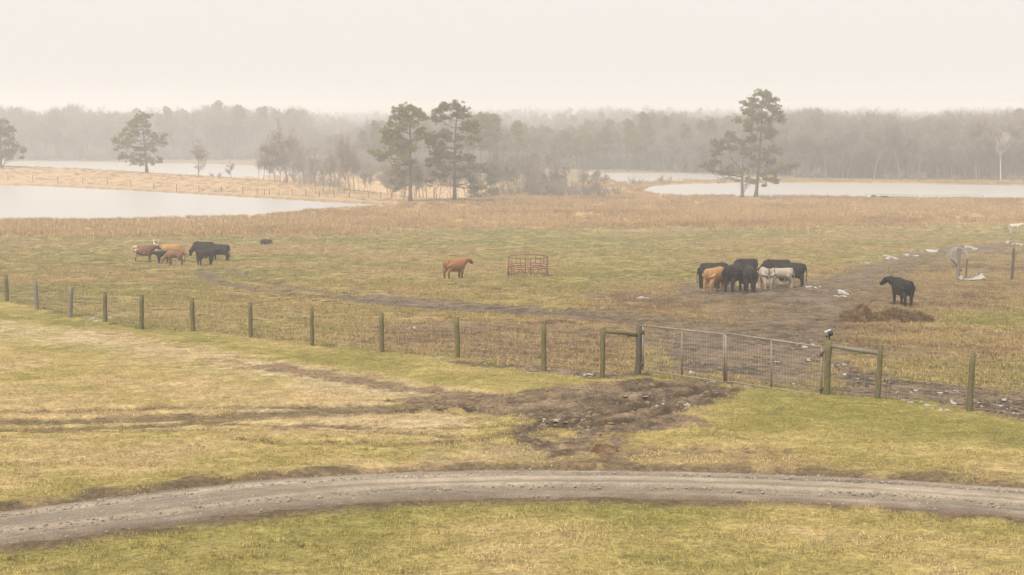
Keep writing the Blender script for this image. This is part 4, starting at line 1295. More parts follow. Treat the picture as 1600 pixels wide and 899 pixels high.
def gate_leaf(name, label, px4, mid_px, hinge_left):
    """px4: top-left, top-right, bottom-left, bottom-right in picture; depth from the two gate posts"""
    gL, gR = PL[-1][0], PR[0][0]
    dL, dR = depth_of(gL), depth_of(gR)
    xl, xr = 998., 1291.
    def W(px, py):
        # the leaf hangs in the vertical plane through both posts
        r = ray(px, py); n = np.cross(gR - gL, [0, 0, 1.0])
        t = np.dot(gL - np.array([0, 0, CAM_Z]), n) / np.dot(r, n)
        return r * t + np.array([0, 0, CAM_Z])
    tl, tr, bl, br = [W(*p) for p in px4]
    lowest = bl.copy()
    root = empty(name, bl, label, 'gate')
    q = lambda p: p - lowest
    MB().tube([q(bl), q(tl)], .027, 8).tube([q(br), q(tr)], .027, 8).tube([q(tl), q(tr)], .027, 8).tube([q(bl), q(br)], .022, 8).build('frame', M_steel, root)
    k = (W(mid_px, 500)[0] - tl[0]) / (tr[0] - tl[0])
    ml, mt = bl + (br - bl) * k, tl + (tr - tl) * k
    MB().tube([q(ml), q(mt)], .023, 8).build('upright', M_steel, root)
    m = netting(q(bl), q(tl), q(br), q(tr), [.10, .19, .28, .37, .46, .55, .64, .73, .82, .91], 34, .0024, 0)
    m.build('wire_netting', M_wire, root)
    hb, ht, hp = (bl, tl, PL[-1]) if hinge_left else (br, tr, PR[0])
    for f_ in (.14, .86):
        p = hb + (ht - hb) * f_
        pole = hp[0] + (hp[1] - hp[0]) * f_
        e = p + (pole - p) * .75
        MB().tube([q(p), q(e)], .022, 6).tube([q(p) - np.array([0, 0, .06]), q(p) + np.array([0, 0, .06])], .040, 8).build('hinge', M_rust, root)
    return root
gate_leaf('farm_gate', 'left leaf of the metal pipe gate with wire mesh, hung on the dark post', [(1005, 509), (1131, 522.5), (1004, 578.5), (1131.5, 597)], 1066, True)
gate_leaf('farm_gate', 'right leaf of the metal pipe gate with wire mesh, beside the post with the lamp', [(1134, 521), (1284, 542.5), (1135, 596), (1283, 618)], 1206, False)

# little solar lamp on the right gate post
b_, t_, r_, _ = PR[0]
M_black = simple('black_plastic', [(.3, (.02, .02, .02)), (.7, (.04, .038, .035))], 8, .5, spec=.4)
M_panel = simple('pale_panel', [(.3, (.30, .28, .25)), (.7, (.42, .40, .36))], 8, .35, spec=.5)
lamp = empty('solar_lamp', t_ + np.array([0, 0, r_ * .15]), 'small dark solar lamp with a pale tilted panel on top of the gate post', 'lamp')
MB().tube([(0, 0, -.01), (0, 0, .10)], .018, 8).tube([(0, 0, -.012), (0, 0, .006)], .05, 10).build('stem', M_black, lamp)
MB().tube([(-.10, -.03, .085), (0, 0, .11), (.02, 0, .13)], [.02, .03, .035], 8).build('sensor', M_black, lamp)
MB().tube([(.02, -.07, .15), (.03, .06, .19)], [.055, .065], 10).build('lamp_head', M_black, lamp)
MB().box((-.05, 0, .225), (.085, .055, .007), Euler((0.15, -.38, 0))).build('panel', M_panel, lamp, False)

# far fences: posts on the dam and along the right pond
dam_px = [(-30, 280.5, 11), (12.5, 283, 11), (51.5, 284, 10.5), (90.5, 286, 10), (129.5, 287.5, 9.5), (168, 289.5, 10), (204.5, 292, 10), (240.5, 295.5, 10), (276, 298, 10), (311, 299.5, 10), (346, 301, 10), (379.5, 303, 10), (402, 304, 9), (413.5, 304.5, 9), (421, 305, 9), (436, 305.5, 9), (457, 306, 9), (478, 307, 9), (499, 308, 9), (522, 308.5, 9), (546, 309, 9), (576, 309, 9), (595, 309.5, 9), (612, 310, 9), (631, 310.5, 9), (682, 311.5, 9), (699, 311.5, 9)]
def far_posts(lst, r, m_):
    out = []
    for px, py, h in lst:
        p = pick(px, py); dc = depth_of(p)
        p[2] = float(H0(np.array([p[0]]), np.array([p[1]]))[0])
        out.append((p, p + np.array([0, 0, h / F * dc]), r, m_))
    return out
PDm = far_posts(dam_px, .075, M_postd)
fd, od = build_fence('wire_fence', 'distant wire fence of thin posts along the dam behind the left pond', PDm, (), .004, [.35, .62, .9], 6.0)
i0 = 12
MB().tube([PDm[i0][1] - od - np.array([0, 0, .12]), PDm[i0 + 1][1] - od - np.array([0, 0, .12])], .05, 6).build('brace_rail', M_postd, fd)
MB().tube([PDm[i0 + 1][1] - od - np.array([0, 0, .12]), PDm[i0 + 2][1] - od - np.array([0, 0, .12])], .05, 6).build('brace_rail', M_postd, fd)
rp = [(x, 312.0 + (x - 950) * .004, 9) for x in (952, 987, 1034, 1061, 1085, 1110, 1140, 1206, 1236, 1264, 1288, 1318)] + [(1347.5, 313.5, 13)]
def crest_posts(lst, dcm, r, m_):
    out = []
    for px, py, h in lst:
        X = (px - 800) / F * dcm; Y = dcm * .99
        z = float(H0(np.array([X]), np.array([Y]))[0])
        top = at_depth(px, py - h, dcm)[2]
        out.append((np.array([X, Y, z]), np.array([X, Y, max(top, z + .9)]), r, m_))
    return out
PRp = crest_posts(rp, 289, .055, M_postg)
build_fence('wire_fence', 'low distant wire fence between the brown pasture and the right pond', PRp, (), .006, [.3, .62, .95], 4.0)
def pipe_panels(label, pxs, dcm, top_dy):
    pts = crest_posts([(x, y, top_dy) for x, y in pxs], dcm, .05, M_postg)
    o_ = pts[0][0]
    root = empty('pipe_fence', o_, label, 'fence')
    for b_, t_, r, m_ in pts: MB().tube([b_ - o_ - np.array([0, 0, .2]), t_ - o_], .05, 6).build('post', M_steel, root)
    for (b0, t0, _, _), (b1, t1, _, _) in zip(pts[:-1], pts[1:]):
        for f_ in (.98, .55):
            MB().tube([b0 - o_ + (t0 - b0) * f_, b1 - o_ + (t1 - b1) * f_], .035, 5).build('rail', M_steel, root)
pipe_panels('pale pipe fence on the crest behind the resting cattle', [(1352, 313.5), (1370, 313.5), (1389, 314), (1407, 314), (1427, 314.5)], 287, 8)
pipe_panels('pipe fence and gate on the crest at the right, sloping down to the right', [(1437, 315), (1456, 315.5), (1474, 316), (1500, 317), (1530, 318.5)], 285, 8)

# half-ruined netting fence on the right
ruin_px = [(1497, 384, 1496.5, 437, 5.5, M_postg), (1582, 387, 1581, 437, 4.5, M_postd), (1668, 390, 1667, 438, 4.5, M_postd)]
PU = posts_from_px(ruin_px)
fu, ou = build_fence('netting_fence', 'tall sagging netting fence on thin posts at the right edge of the pasture', PU, (), .003, [.04, .16, .28, .4, .52, .64, .76, .88], .45)
bz = PU[0][0] - ou
MB().tube([bz + np.array([-.5, -.02, 1.35]), bz + np.array([.25, .06, .55])], [.05, .04], 7).build('broken_brace', M_postd, fu)
p = ground_point(1509, 435)
st = MB(); st_c = post_geo((0, 0, 0), (.03, 0, 1.28), .055, 905); st_c.build('short_post', M_postd, None)
o = bpy.data.objects['short_post']; o.location = p; tag(o, 'short dark post between the two tall posts of the netting fence', 'post')
g = np.random.default_rng(81)
coil = MB()
for i in range(9):
    rr_ = g.uniform(.42, .62); tl_ = g.normal(0, .35); yaw = g.normal(0, .5)
    th = np.linspace(-.5, 3.9 + g.uniform(0, 1.2), 22)
    c = np.stack([rr_ * np.cos(th) * math.cos(yaw), rr_ * np.cos(th) * math.sin(yaw) + .15 * np.sin(th) * tl_, rr_ * .8 * np.sin(th)], 1)
    coil.tube(c + np.array([g.normal(0, .08), g.normal(0, .05), 0]), .011, 4)
o = coil.build('wire_coil', M_wire, None, loc=Vector(PU[0][1]) + Vector((-.10, -.06, -.55)))
tag(o, 'loose coil of pale wire hung over the top of the netting fence post', 'wire coil')
# crumpled pale sheet lying at its foot
M_sheet = simple('grey_plastic_sheet', [(.3, (.22, .205, .19)), (.7, (.40, .375, .345))], 2, .5, spec=.4)
def crumple(name, w, d, h, peaks, seed, label, cat, loc):
    nx, ny = 34, 14
    X, Y_ = np.meshgrid(np.linspace(-w / 2, w / 2, nx), np.linspace(-d / 2, d / 2, ny))
    Z = .03 + .10 * h * fbm(X * 5 + seed, Y_ * 5, seed, 3)
    for x, a_, s_ in peaks: Z = Z + a_ * np.exp(-((X - x) / s_) ** 2) * np.clip(1 - np.abs(Y_) / d * 1.6, 0, 1)
    V = np.stack([X.ravel(), Y_.ravel() + .25 * (fbm(X * 2, Y_ * 2, seed + 3, 2).ravel() - .5), Z.ravel()], 1)
    me_ = grid_mesh(name, V, ny, nx); me_.materials.append(M_sheet)
    o_ = link(name, me_, None, loc)
    sm = o_.modifiers.new('thick', 'SOLIDIFY'); sm.thickness = .012
    return tag(o_, label, cat)
p = ground_point(1519, 438)
crumple('plastic_sheet', 1.75, .6, 1, [(-.72, .30, .12), (.62, .42, .16), (.3, .18, .25)], 5, 'crumpled grey plastic sheet on the grass below the netting fence', 'sheet', p)
p = ground_point(1406, 430)
o = MB().tube([(-.12, 0, -.1), (.02, .02, .45), (.20, .03, .95)], [.022, .02, .016], 6).build('stick', M_postg, None, loc=p + np.array([-.1, 2.2, .1])); tag(o, 'thin pale stick leaning out of the ground behind the single black cow', 'stick')

# ------------------------------------------------------------------ round bale feeder
M_feeder = simple('red_oxide_pipe', [(.3, (.14, .045, .033)), (.7, (.24, .09, .065))], 6, .6, spec=.4)
pf = ground_point(825, 431.5)
root = empty('hay_feeder', pf, 'empty round red pipe hay feeder standing in the pasture', 'hay feeder')
Rf, Hf = 1.36, 1.36
def ring(z, r=.028):
    th = np.linspace(0, 2 * np.pi, 41)
    return np.stack([Rf * np.cos(th), Rf * np.sin(th), np.full(41, z)], 1)
for z in (.06, .60, .74, 1.32): MB().tube(ring(z), .030, 6, cap=False).build('hoop', M_feeder, root)
nb = 12
for i in range(nb):
    th = i * 2 * np.pi / nb + .12
    c_, s_ = math.cos(th), math.sin(th)
    if i % 3 == 0:
        MB().tube([(Rf * c_, Rf * s_, 0), (Rf * c_, Rf * s_, 1.36)], .034, 7).build('upright', M_feeder, root)
    else:
        MB().tube([(Rf * c_, Rf * s_, .74), (Rf * c_, Rf * s_, 1.32)], .024, 6).build('short_bar', M_feeder, root)
    th2 = th + np.pi / nb
    for sgn in (-1, 1):
        t1, t2 = th2 + sgn * .05, th2 + sgn * .20
        a_ = np.array([Rf * math.cos(t1), Rf * math.sin(t1), .34]); b2 = np.array([Rf * math.cos(t2), Rf * math.sin(t2), .60])
        t3 = th2 + sgn * .08
        d_ = np.array([Rf * math.cos(t3), Rf * math.sin(t3), .06])
        MB().tube([d_, a_, b2], .020, 5).build('slant_bar', M_feeder, root)

# ------------------------------------------------------------------ hay
M_hay = simple('rotting_hay', [(.3, (.07, .042, .024)), (.5, (.14, .085, .046)), (.7, (.24, .15, .08))], 4, 1.0, bs=.8, bd=.06, detail=8, spec=.05)
M_hayfresh = simple('trampled_hay', [(.3, (.22, .155, .08)), (.7, (.42, .31, .16))], 5, 1.0, bs=.8, bd=.05, detail=8, spec=.05)
M_haystraw = leaf_mat('hay_strands', (.085, .05, .027), (.185, .115, .06), (.36, .24, .13))
M_freshhay = leaf_mat('fresh_hay_strands', (.36, .26, .12), (.46, .34, .16), (.56, .43, .22))
def hay_mound(name, centre, half, lumps, label, strands, smat, seed):
    nx, ny = 70, 44
    u, v_ = np.meshgrid(np.linspace(-1, 1, nx), np.linspace(-1, 1, ny))
    X = u * half[0] * 1.25; Y_ = v_ * half[1] * 1.25
    z = np.zeros_like(X)
    for x, y, sx, sy, h in lumps:
        q = np.sqrt(((X - x) / sx) ** 2 + ((Y_ - y) / sy) ** 2)
        z = np.maximum(z, h * np.sqrt(np.clip(1 - q ** 2.2, 0, 1)))
    nz = fbm(X * 3 + seed, Y_ * 3, seed, 4)
    z = z * (.45 + 1.0 * nz) + .10 * (z > .05) * (fbm(X * 7 + seed, Y_ * 7, seed + 2, 3) - .3)
    gz = H((X + centre[0]).ravel(), (Y_ + centre[1]).ravel()).reshape(X.shape)
    Z = gz - centre[2] + z + np.where(z > .01, .06 * (nz - .3), -.12)
    me_ = grid_mesh(name, np.stack([X.ravel(), Y_.ravel(), Z.ravel()], 1), ny, nx); me_.materials.append(M_hay if smat is M_haystraw else M_hayfresh)
    o_ = link(name, me_, None, centre); tag(o_, label, 'hay')
    # loose strands over the mound, one fine mesh
    g = np.random.default_rng(seed)
    idx = g.integers(0, X.size, strands)
    ok_ = (z.ravel()[idx] > .02)
    idx = idx[ok_]; n = len(idx)
    p = np.stack([X.ravel()[idx], Y_.ravel()[idx], Z.ravel()[idx]], 1) + g.normal(0, .03, (n, 3)) * min(1, half[0])
    d = g.normal(0, 1, (n, 3)); d[:, 2] = np.abs(d[:, 2]) * .5 - .25; d /= np.linalg.norm(d, axis=1, keepdims=True)
    w = np.cross(d, g.normal(0, 1, (n, 3))); w /= np.linalg.norm(w, axis=1, keepdims=True)
    L = g.uniform(.10, .34, n)[:, None] * min(1, half[0] / 1.6)
    V = np.stack([p - w * .008 * min(1, half[0] / 1.2), p + w * .008 * min(1, half[0] / 1.2), p + d * L], 1).reshape(-1, 3)
    ms = tri_mesh('loose_strands', V, np.arange(len(V)).reshape(-1, 3), smat, np.repeat(g.random(n), 3))
    so = link('loose_strands', ms, o_); so['kind'] = 'stuff'
    return o_
ph = ground_point(1385, 502)
hay_mound('hay_pile', ph, (2.0, 1.15), [(-1.4, .1, .55, .6, .30), (-1.05, .15, .45, .5, .56), (-.5, .0, .5, .6, .22), (.1, -.2, .9, .7, .38), (.45, .1, .7, .6, .42), (1.1, .0, .75, .6, .30), (1.5, .0, .45, .5, .18)], 'long heap of rotting brown hay behind the fence right of the gate', 26000, M_haystraw, 21)
pc_ = ground_point(1196, 446)
hay_mound('hay_bale_remains', pc_, (2.3, 1.7), [(0, 0, 1.5, 1.1, .34), (-.8, .3, .9, .8, .42), (.9, -.4, 1.1, .7, .20)], 'trampled yellow hay in the middle of the feeding cattle', 7000, M_freshhay, 22)
pt = ground_point(713, 642)
hay_mound('straw_clump', pt, (.34, .2), [(0, 0, .24, .14, .09), (.16, 0, .16, .1, .06), (-.18, .03, .12, .1, .05)], 'small pale clump of straw on the muddy track', 1500, M_freshhay, 23)
pt = ground_point(516, 691)
hay_mound('earth_clump', pt, (.2, .14), [(0, 0, .17, .12, .07)], 'small dark lump of turf on the rut in the near grass', 300, M_haystraw, 24)
pt = ground_point(945, 704)
hay_mound('earth_clump', pt, (.34, .24), [(0, 0, .28, .18, .08)], 'brown lump of turf at the edge of the mud above the road', 500, M_haystraw, 25)
pt = ground_point(930, 364)
hay_mound('grass_tussock', pt, (.5, .4), [(0, 0, .42, .34, .50)], 'single greenish round tussock in the far pasture', 700, M_freshhay, 27)

# ------------------------------------------------------------------ animals
def hide(name, stops, scale=3.0, rough=.75):
    return simple(name, stops, scale, rough, 'Object', .15, .01, 5, .25)
M_blackhide = hide('black_hide', [(.35, (.006, .005, .0045)), (.65, (.016, .013, .011))])
M_brownblack = hide('brown_black_hide', [(.35, (.009, .006, .005)), (.65, (.028, .018, .012))], 1.6)
def points(name, base, dark):
    # coat that darkens to the feet and the muzzle, as on the animal
    m, nt, b = mat(name)
    tc = N(nt, 'ShaderNodeTexCoord'); sx = N(nt, 'ShaderNodeSeparateXYZ'); nt.links.new(tc.outputs['Object'], sx.inputs[0])
    f = noise(nt, tc.outputs['Object'], 1.8, 4)
    c = ramp(nt, f, [(.35, base[0]), (.65, base[1])])
    k1 = ramp(nt, sx.outputs['Z'], [(.30, (1, 1, 1)), (.62, (0, 0, 0))])
    k2 = ramp(nt, math_(nt, 'MULTIPLY', sx.outputs['X'], .6), [(.66, (0, 0, 0)), (.78, (1, 1, 1))])
    nt.links.new(mixc(nt, math_(nt, 'MAXIMUM', k1, k2), c, dark), b.inputs['Base Color'])
    b.inputs['Roughness'].default_value = .75
    return m
M_redhide = points('red_hide', ((.20, .082, .024), (.33, .145, .042)), (.085, .042, .02))
M_tanhide = hide('tan_hide', [(.35, (.27, .135, .042)), (.65, (.42, .245, .09))], 1.4)
M_redcalf = hide('dull_red_hide', [(.35, (.13, .062, .033)), (.65, (.24, .12, .065))], 2)
M_whitehide = hide('cream_hide', [(.35, (.42, .36, .28)), (.65, (.56, .50, .41))], 2)
M_horn = simple('horn', [(.3, (.55, .48, .38)), (.7, (.75, .7, .6))], 5, .5)
def patched(name, a_, b_, scale, th, seed=0.0):
    m, nt, b = mat(name)
    tc = N(nt, 'ShaderNodeTexCoord'); mp = N(nt, 'ShaderNodeMapping'); mp.inputs['Location'].default_value = (seed, seed * .7, 0)
    nt.links.new(tc.outputs['Object'], mp.inputs[0])
    f = noise(nt, mp.outputs[0], scale, 3, .5)
    # pale towards rump, belly and legs as on the animal
    sx = N(nt, 'ShaderNodeSeparateXYZ'); nt.links.new(tc.outputs['Object'], sx.inputs[0])
    e = math_(nt, 'ADD', f, math_(nt, 'MULTIPLY', sx.outputs['X'], -.22))
    k = ramp(nt, e, [(th - .03, (0, 0, 0)), (th + .03, (1, 1, 1))])
    nt.links.new(mixc(nt, k, a_, b_), b.inputs['Base Color'])
    b.inputs['Roughness'].default_value = .75
    return m
M_longhorn = patched('red_and_white_hide', (.14, .055, .028), (.50, .36, .25), 4.5, .63, 2.0)
M_pied = patched('black_and_white_hide', (.03, .026, .024), (.46, .41, .35), 1.5, .50, 5.0)
def donkey_mat():
    m, nt, b = mat('pale_donkey_coat')
    tc = N(nt, 'ShaderNodeTexCoord'); sx = N(nt, 'ShaderNodeSeparateXYZ'); nt.links.new(tc.outputs['Object'], sx.inputs[0])
    f = noise(nt, tc.outputs['Object'], 3, 4)
    base = ramp(nt, f, [(.3, (.27, .215, .16)), (.7, (.39, .325, .255))])
    ay = math_(nt, 'ABSOLUTE', sx.outputs['Y'])
    dors = math_(nt, 'MULTIPLY', math_(nt, 'LESS_THAN', ay, .035), math_(nt, 'GREATER_THAN', sx.outputs['Z'], .85))
    ax = math_(nt, 'ABSOLUTE', math_(nt, 'SUBTRACT', sx.outputs['X'], .40))
    cross = math_(nt, 'MULTIPLY', math_(nt, 'LESS_THAN', ax, .028), math_(nt, 'GREATER_THAN', sx.outputs['Z'], .74))
    k = math_(nt, 'MAXIMUM', dors, cross)
    nt.links.new(mixc(nt, k, base, (.09, .065, .05)), b.inputs['Base Color'])
    b.inputs['Roughness'].default_value = .85
    return m
M_donkey = donkey_mat()

def quadruped(name, material, head='up', turn=0., stance=0., kind='cow', bulk=1.0, seed=0):
    """one continuous body (remeshed), standing at the origin, facing +X"""
    g = np.random.default_rng(seed)
    mb = MB()
    Yx, Zx = (0, 1, 0), (0, 0, 1)
    if kind == 'donkey':
        rings = [(-.64, 1.00, .10, .12), (-.58, .93, .20, .22), (-.40, .90, .25, .27), (-.1, .86, .275, .29), (.2, .86, .26, .29), (.42, .89, .21, .28), (.56, .92, .14, .22), (.62, .94, .08, .12)]
    elif kind == 'calf':
        rings = [(-.70, 1.12, .12, .14), (-.62, 1.06, .21, .24), (-.40, 1.02, .25, .28), (-.1, 1.0, .28, .30), (.2, 1.0, .26, .31), (.45, 1.02, .22, .31), (.60, 1.04, .16, .25), (.70, 1.06, .09, .14)]
    else:
        rings = [(-.86, 1.13, .13, .14), (-.79, 1.07, .25, .26), (-.60, .99, .32, .365), (-.35, .95, .355, .40), (-.05, .92, .385, .435), (.25, .925, .36, .44), (.48, .97, .30, .42), (.66, 1.02, .21, .32), (.78, 1.05, .13, .20)]
    mb.loft([((x, 0, z), a_ * bulk, b_, Yx, Zx) for x, z, a_, b_ in rings], 16)
    if kind == 'cow':      # hip bones, brisket, belly
        mb.tube([(-.62, -.22, 1.24), (-.62, .22, 1.24)], .085, 8)
        mb.tube([(.42, 0, .72), (.68, 0, .80), (.80, 0, .95)], [.17, .15, .09], 10)
        mb.tube([(-.50, 0, .66), (-.36, 0, .62), (-.22, 0, .66)], [.09, .13, .08], 10)
    # neck and head
    cs, sn = math.cos(turn), math.sin(turn)
    def T(x, z, y=0.):     # swing the neck about the shoulders
        dx = x - .55
        return (.55 + dx * cs - y * sn, dx * sn + y * cs, z)
    s_ = .82 if kind == 'donkey' else 1.0
    if head == 'up':
        base, poll, muz = (.55, 1.08 * s_ if kind != 'donkey' else .96), (1.04, 1.28 * s_), (1.42, .97 * s_)
    elif head == 'level':
        base, poll, muz = (.55, 1.08 * s_), (1.02, 1.22 * s_), (1.33, .94 * s_)
    else:
        base, poll, muz = (.58, .98 * s_), (1.02, .66 * s_), (1.16, .24 * s_)
    mid = ((base[0] + poll[0]) / 2, (base[1] + poll[1]) / 2 - .02)
    nr = (.31, .235, .155) if kind != 'donkey' else (.19, .14, .11)
    if kind == 'calf': nr = (.24, .19, .14)
    mb.tube([T(base[0] - .18, base[1]), T(*base), T(*mid), T(*poll)], [nr[0] * .95, nr[0], nr[1], nr[2]], 12)
    hv = np.array([muz[0] - poll[0], muz[1] - poll[1]]); 
    pts = [np.array(poll) + hv * k for k in (-.10, .12, .40, .72, .93, 1.02)]
    hr = [.11, .16, .142, .112, .115, .085]
    if kind == 'donkey': hr = [.075, .115, .11, .08, .078, .05]
    mb.tube([T(*p) for p in pts], hr, 12)
    pw = np.array(poll) + hv * .02
    for s in (-1, 1):
        if kind == 'donkey':
            mb.tube([T(pw[0], pw[1] + .05, s * .06), T(pw[0] - .04, pw[1] + .22, s * .10), T(pw[0] - .05, pw[1] + .36, s * .11)], [.04, .055, .02], 7)
        else:
            mb.tube([T(pw[0], pw[1] + .02, s * .10), T(pw[0] - .03, pw[1] + .02, s * .26), T(pw[0] - .06, pw[1] - .02, s * .40)], [.05, .08, .035], 7)
    # legs
    k = .90 if kind == 'donkey' else 1.0
    fx0, hx0 = (.44, -.58) if kind == 'cow' else (.40, -.46)
    wy = .185 * (1 if kind == 'cow' else .8)
    for s in (-1, 1):
        a_ = stance * s * .12 + g.normal(0, .015)
        mb.tube([(fx0, s * wy, .98 * k), (fx0 + .01, s * wy * 1.05, .74 * k), (fx0 + .02 + a_ * .5, s * wy, .44 * k), (fx0 + a_, s * wy, .14 * k), (fx0 + .02 + a_, s * wy, .05), (fx0 + .03 + a_, s * wy, .0)],
                [.19 * k, .135 * k, .085 * k, .062, .07, .074], 9)
        b_ = -stance * s * .14 + g.normal(0, .015)
        mb.tube([(hx0 - .02, s * wy * .95, 1.02 * k), (hx0 + .09, s * wy * 1.15, .80 * k), (hx0 - .02 + b_ * .4, s * wy * 1.1, .62 * k), (hx0 - .10 + b_ * .7, s * wy, .48 * k), (hx0 - .08 + b_, s * wy, .15 * k), (hx0 - .06 + b_, s * wy, .05), (hx0 - .05 + b_, s * wy, .0)],
                [.25 * k, .20 * k, .135 * k, .085, .064, .07, .074], 9)
    xr = rings[0][0]; zr = rings[0][1]
    mb.tube([(xr + .06, 0, zr + .06), (xr - .05, 0, zr - .02), (xr - .08, .01, zr - .30), (xr - .06, .02, .52), (xr - .06, .02, .36)], [.05, .036, .030, .034, .045], 7)
    me_ = mb.mesh(name + '_raw')
    ob = bpy.data.objects.new('tmp', me_); COL.objects.link(ob)
    md = ob.modifiers.new('r', 'REMESH'); md.mode = 'VOXEL'; md.voxel_size = .028
    sm = ob.modifiers.new('s', 'SMOOTH'); sm.factor = .5; sm.iterations = 3
    dg = bpy.context.evaluated_depsgraph_get()
    out = bpy.data.meshes.new_from_object(ob.evaluated_get(dg))
    bpy.data.objects.remove(ob)
    out.name = name + '_body'
    out.materials.clear(); out.materials.append(material); out.shade_smooth()
    return out, [T(pw[0], pw[1] + .07, s * .09) for s in (-1, 1)], (cs, sn)

def animal(name, px, py, head_deg, mesh, label, cat, group=None, scale=1.0, z_off=0.0, loc=None):
    p = ground_point(px, py) if loc is None else np.asarray(loc)
    # stand on the lowest foot so that none hangs in the air
    o_ = link(name, mesh, None, (p[0], p[1], p[2] - .03 + z_off)); o_.rotation_euler = (0, 0, R(head_deg)); o_.scale = (scale,) * 3
    return tag(o_, label, cat, group)
def recolour(me_, m_):
    c = me_.copy(); c.materials.clear(); c.materials.append(m_); return c

cow_up, hornpts, _ = quadruped('cow_up', M_redhide, 'up', 0, .25, 'cow', 1.0, 1)
cow_turn, _, _ = quadruped('cow_turn', M_blackhide, 'up', .85, .2, 'cow', 1.0, 2)
cow_feed, _, _ = quadruped('cow_feed', M_blackhide, 'down', .1, .35, 'cow', 1.05, 3)
cow_feed2, _, _ = quadruped('cow_feed2', M_blackhide, 'down', -.3, -.3, 'cow', 1.12, 4)
cow_level, hp2, _ = quadruped('cow_level', M_longhorn, 'up', .5, .3, 'cow', .95, 5)
calf_stand, _, _ = quadruped('calf_stand', M_blackhide, 'level', -.2, .2, 'calf', 1.0, 6)
calf_feed, _, _ = quadruped('calf_feed', M_redcalf, 'down', .2, .3, 'calf', 1.05, 7)
donkey_feed, _, _ = quadruped('donkey_feed', M_donkey, 'down', .0, .15, 'donkey', 1.0, 8)
white_walk, _, _ = quadruped('white_walk', M_whitehide, 'up', .1, .5, 'calf', 1.0, 9)

LG = 'cattle feeding on the left'
RG = 'cattle and donkeys round the hay on the right'
o = animal('cow', 225, 409, 8, cow_level, 'red and white longhorn cow at the left end of the left herd', 'cow', LG, 1.0)
for s, hp_ in zip((-1, 1), hp2):
    h0 = np.array(hp_); side = np.array([-math.sin(.5), math.cos(.5), 0]) * s
    MB().tube([h0 - side * .05, h0 + side * .18 + np.array([0, 0, .02]), h0 + side * .38 + np.array([0, 0, .12]), h0 + side * .46 + np.array([.02, 0, .36]), h0 + side * .5 + np.array([.04, 0, .48])], [.05, .046, .038, .026, .010], 8).build('horn', M_horn, o)
animal('cow', 269, 408, -4, recolour(cow_feed, M_tanhide), 'yellow tan cow in the middle of the left herd, behind the red calf', 'cow', LG, 1.05)
animal('cow', 255, 412, 215, recolour(calf_stand, M_blackhide), 'black calf between the longhorn and the red calf', 'calf', LG, .80)
animal('cow', 274, 415.5, 185, calf_feed, 'dull red calf grazing in front of the tan cow', 'calf', LG, .92)
animal('cow', 318, 405, 172, recolour(cow_feed2, M_blackhide), 'large black cow facing left beside the tan cow', 'cow', LG, 1.10)
animal('cow', 343, 408, 165, cow_feed, 'black cow with its rump at the right end of the left herd', 'cow', LG, 1.04)
animal('cow', 322, 415, 35, recolour(calf_stand, M_brownblack), 'small black calf in front of the black cows of the left herd', 'calf', LG, .98)
animal('cow', 711, 435.5, 38, cow_up, 'red cow standing alone left of the empty hay feeder', 'cow', None, 1.0)
animal('cow', 1409, 477, 100, cow_turn, 'black cow standing alone behind the heap of brown hay', 'cow', None, .98)
# right herd
animal('cow', 1117, 444, 4, recolour(cow_feed, M_brownblack), 'brownish black cow at the back left of the right herd', 'cow', RG, 1.04)
animal('cow', 1110, 450, 22, cow_feed2, 'black cow with its rump at the far left of the right herd', 'cow', RG, .96)
animal('cow', 1117, 454.5, 48, recolour(cow_feed, M_tanhide), 'orange tan cow seen from behind at the left of the right herd', 'cow', RG, 1.05)
animal('cow', 1146, 454, 62, recolour(cow_feed2, M_blackhide), 'big black cow seen from behind, right of the orange tan cow', 'cow', RG, 1.16)
animal('cow', 1164, 437, 205, recolour(cow_feed, M_blackhide), 'black cow behind the hay facing the camera side of the right herd', 'cow', RG, 1.02)
animal('cow', 1171, 455.5, 86, recolour(cow_feed, M_brownblack), 'dark brown cow seen from behind left of the pale donkeys', 'cow', RG, 1.08)
animal('donkey', 1195, 450, 97, donkey_feed, 'pale donkey seen from behind with a dark back stripe', 'donkey', RG, 1.13)
animal('donkey', 1220, 448.5, 182, donkey_feed, 'pale donkey side on with a dark shoulder stripe', 'donkey', RG, 1.10)
animal('cow', 1212, 440, 186, recolour(cow_feed2, M_blackhide), 'black cow behind the side-on donkey', 'cow', RG, 1.06)
animal('cow', 1234, 446.5, 152, recolour(cow_feed, M_blackhide), 'black cow with its rump at the far right of the right herd', 'cow', RG, 1.10)
animal('cow', 1585, 364, -6, white_walk, 'white cow walking at the right edge of the far pasture', 'cow', None, .95)

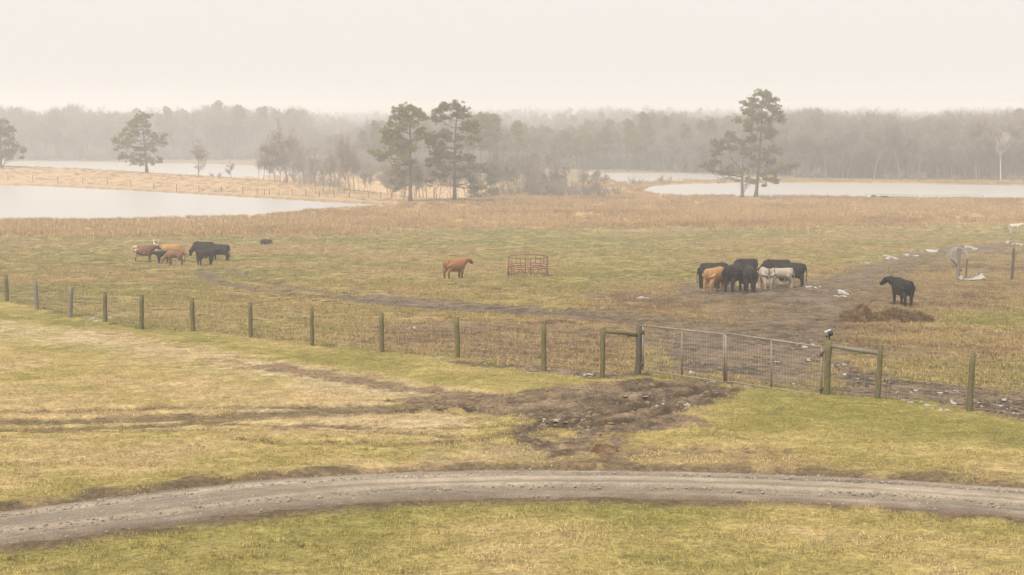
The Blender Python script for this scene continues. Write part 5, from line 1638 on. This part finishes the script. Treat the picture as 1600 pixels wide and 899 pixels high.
# a dark calf lying curled up
def lying(name, material):
    mb = MB()
    mb.loft([((x, 0, z), a_, b_, (0, 1, 0), (0, 0, 1)) for x, z, a_, b_ in [(-.62, .26, .12, .14), (-.52, .30, .26, .27), (-.25, .32, .34, .33), (.05, .31, .35, .34), (.3, .31, .30, .32), (.48, .32, .2, .25), (.56, .33, .1, .14)]], 14)
    mb.tube([(.35, -.02, .42), (.58, -.08, .48), (.74, -.18, .44)], [.2, .15, .12], 10)
    mb.tube([(.70, -.14, .48), (.86, -.26, .36), (.96, -.32, .24)], [.12, .11, .07], 10)
    for s in (-1, 1):
        mb.tube([(.70, -.15 + s * .08, .54), (.66, -.15 + s * .2, .55), (.63, -.15 + s * .26, .52)], [.03, .045, .02], 6)
        mb.tube([(.32, s * .25, .18), (.55, s * .28, .09), (.28, s * .26, .05)], [.10, .06, .045], 8)
        mb.tube([(-.40, s * .30, .24), (-.12, s * .38, .12), (-.42, s * .36, .06)], [.17, .10, .05], 8)
    mb.tube([(-.60, 0, .34), (-.72, .04, .22), (-.62, .2, .07)], [.05, .035, .03], 6)
    me_ = mb.mesh(name + '_raw'); ob = bpy.data.objects.new('tmp', me_); COL.objects.link(ob)
    md = ob.modifiers.new('r', 'REMESH'); md.mode = 'VOXEL'; md.voxel_size = .03
    ob.modifiers.new('s', 'SMOOTH').iterations = 3
    out = bpy.data.meshes.new_from_object(ob.evaluated_get(bpy.context.evaluated_depsgraph_get())); bpy.data.objects.remove(ob)
    out.materials.clear(); out.materials.append(material); out.shade_smooth(); out.name = name
    return out
lie = lying('lying_calf', M_brownblack)
animal('cow', 415, 382.5, -12, lie, 'dark calf lying down alone right of the left herd', 'calf', None, .92, .02)
for px, m_, hd, lb in ((1359, M_pied, 10, 'black and white cow resting on the crest before the right pond'), (1381, M_brownblack, 25, 'dark cow resting on the crest right of the black and white cow')):
    q = at_depth(px, 313, 282); z = Hz(q[0], q[1])
    animal('cow', 0, 0, hd, recolour(lie, m_), lb, 'cow', None, 1.35 if m_ is M_pied else 1.1, .0, (q[0], q[1], z))

# ------------------------------------------------------------------ haze
bm = bmesh.new()
bmesh.ops.create_cube(bm, size=1.0)
me = bpy.data.meshes.new('haze'); bm.to_mesh(me); bm.free()
HZ0, HZ1 = -9.0, 25.5
haze = link('haze', me, None, (0, 0, (HZ0 + HZ1) / 2))
haze.scale = (7200, 7200, HZ1 - HZ0)
m = bpy.data.materials.new('damp_air'); m.use_nodes = True
nt = m.node_tree; nt.nodes.clear()
o_ = nt.nodes.new('ShaderNodeOutputMaterial'); pv_ = nt.nodes.new('ShaderNodeVolumePrincipled')
pv_.inputs['Color'].default_value = (.995, .99, .985, 1)
pv_.inputs['Density'].default_value = HAZE_DENSITY
pv_.inputs['Anisotropy'].default_value = 0.0
nt.links.new(pv_.outputs[0], o_.inputs['Volume'])
me.materials.append(m)
tag(haze, kind='stuff')
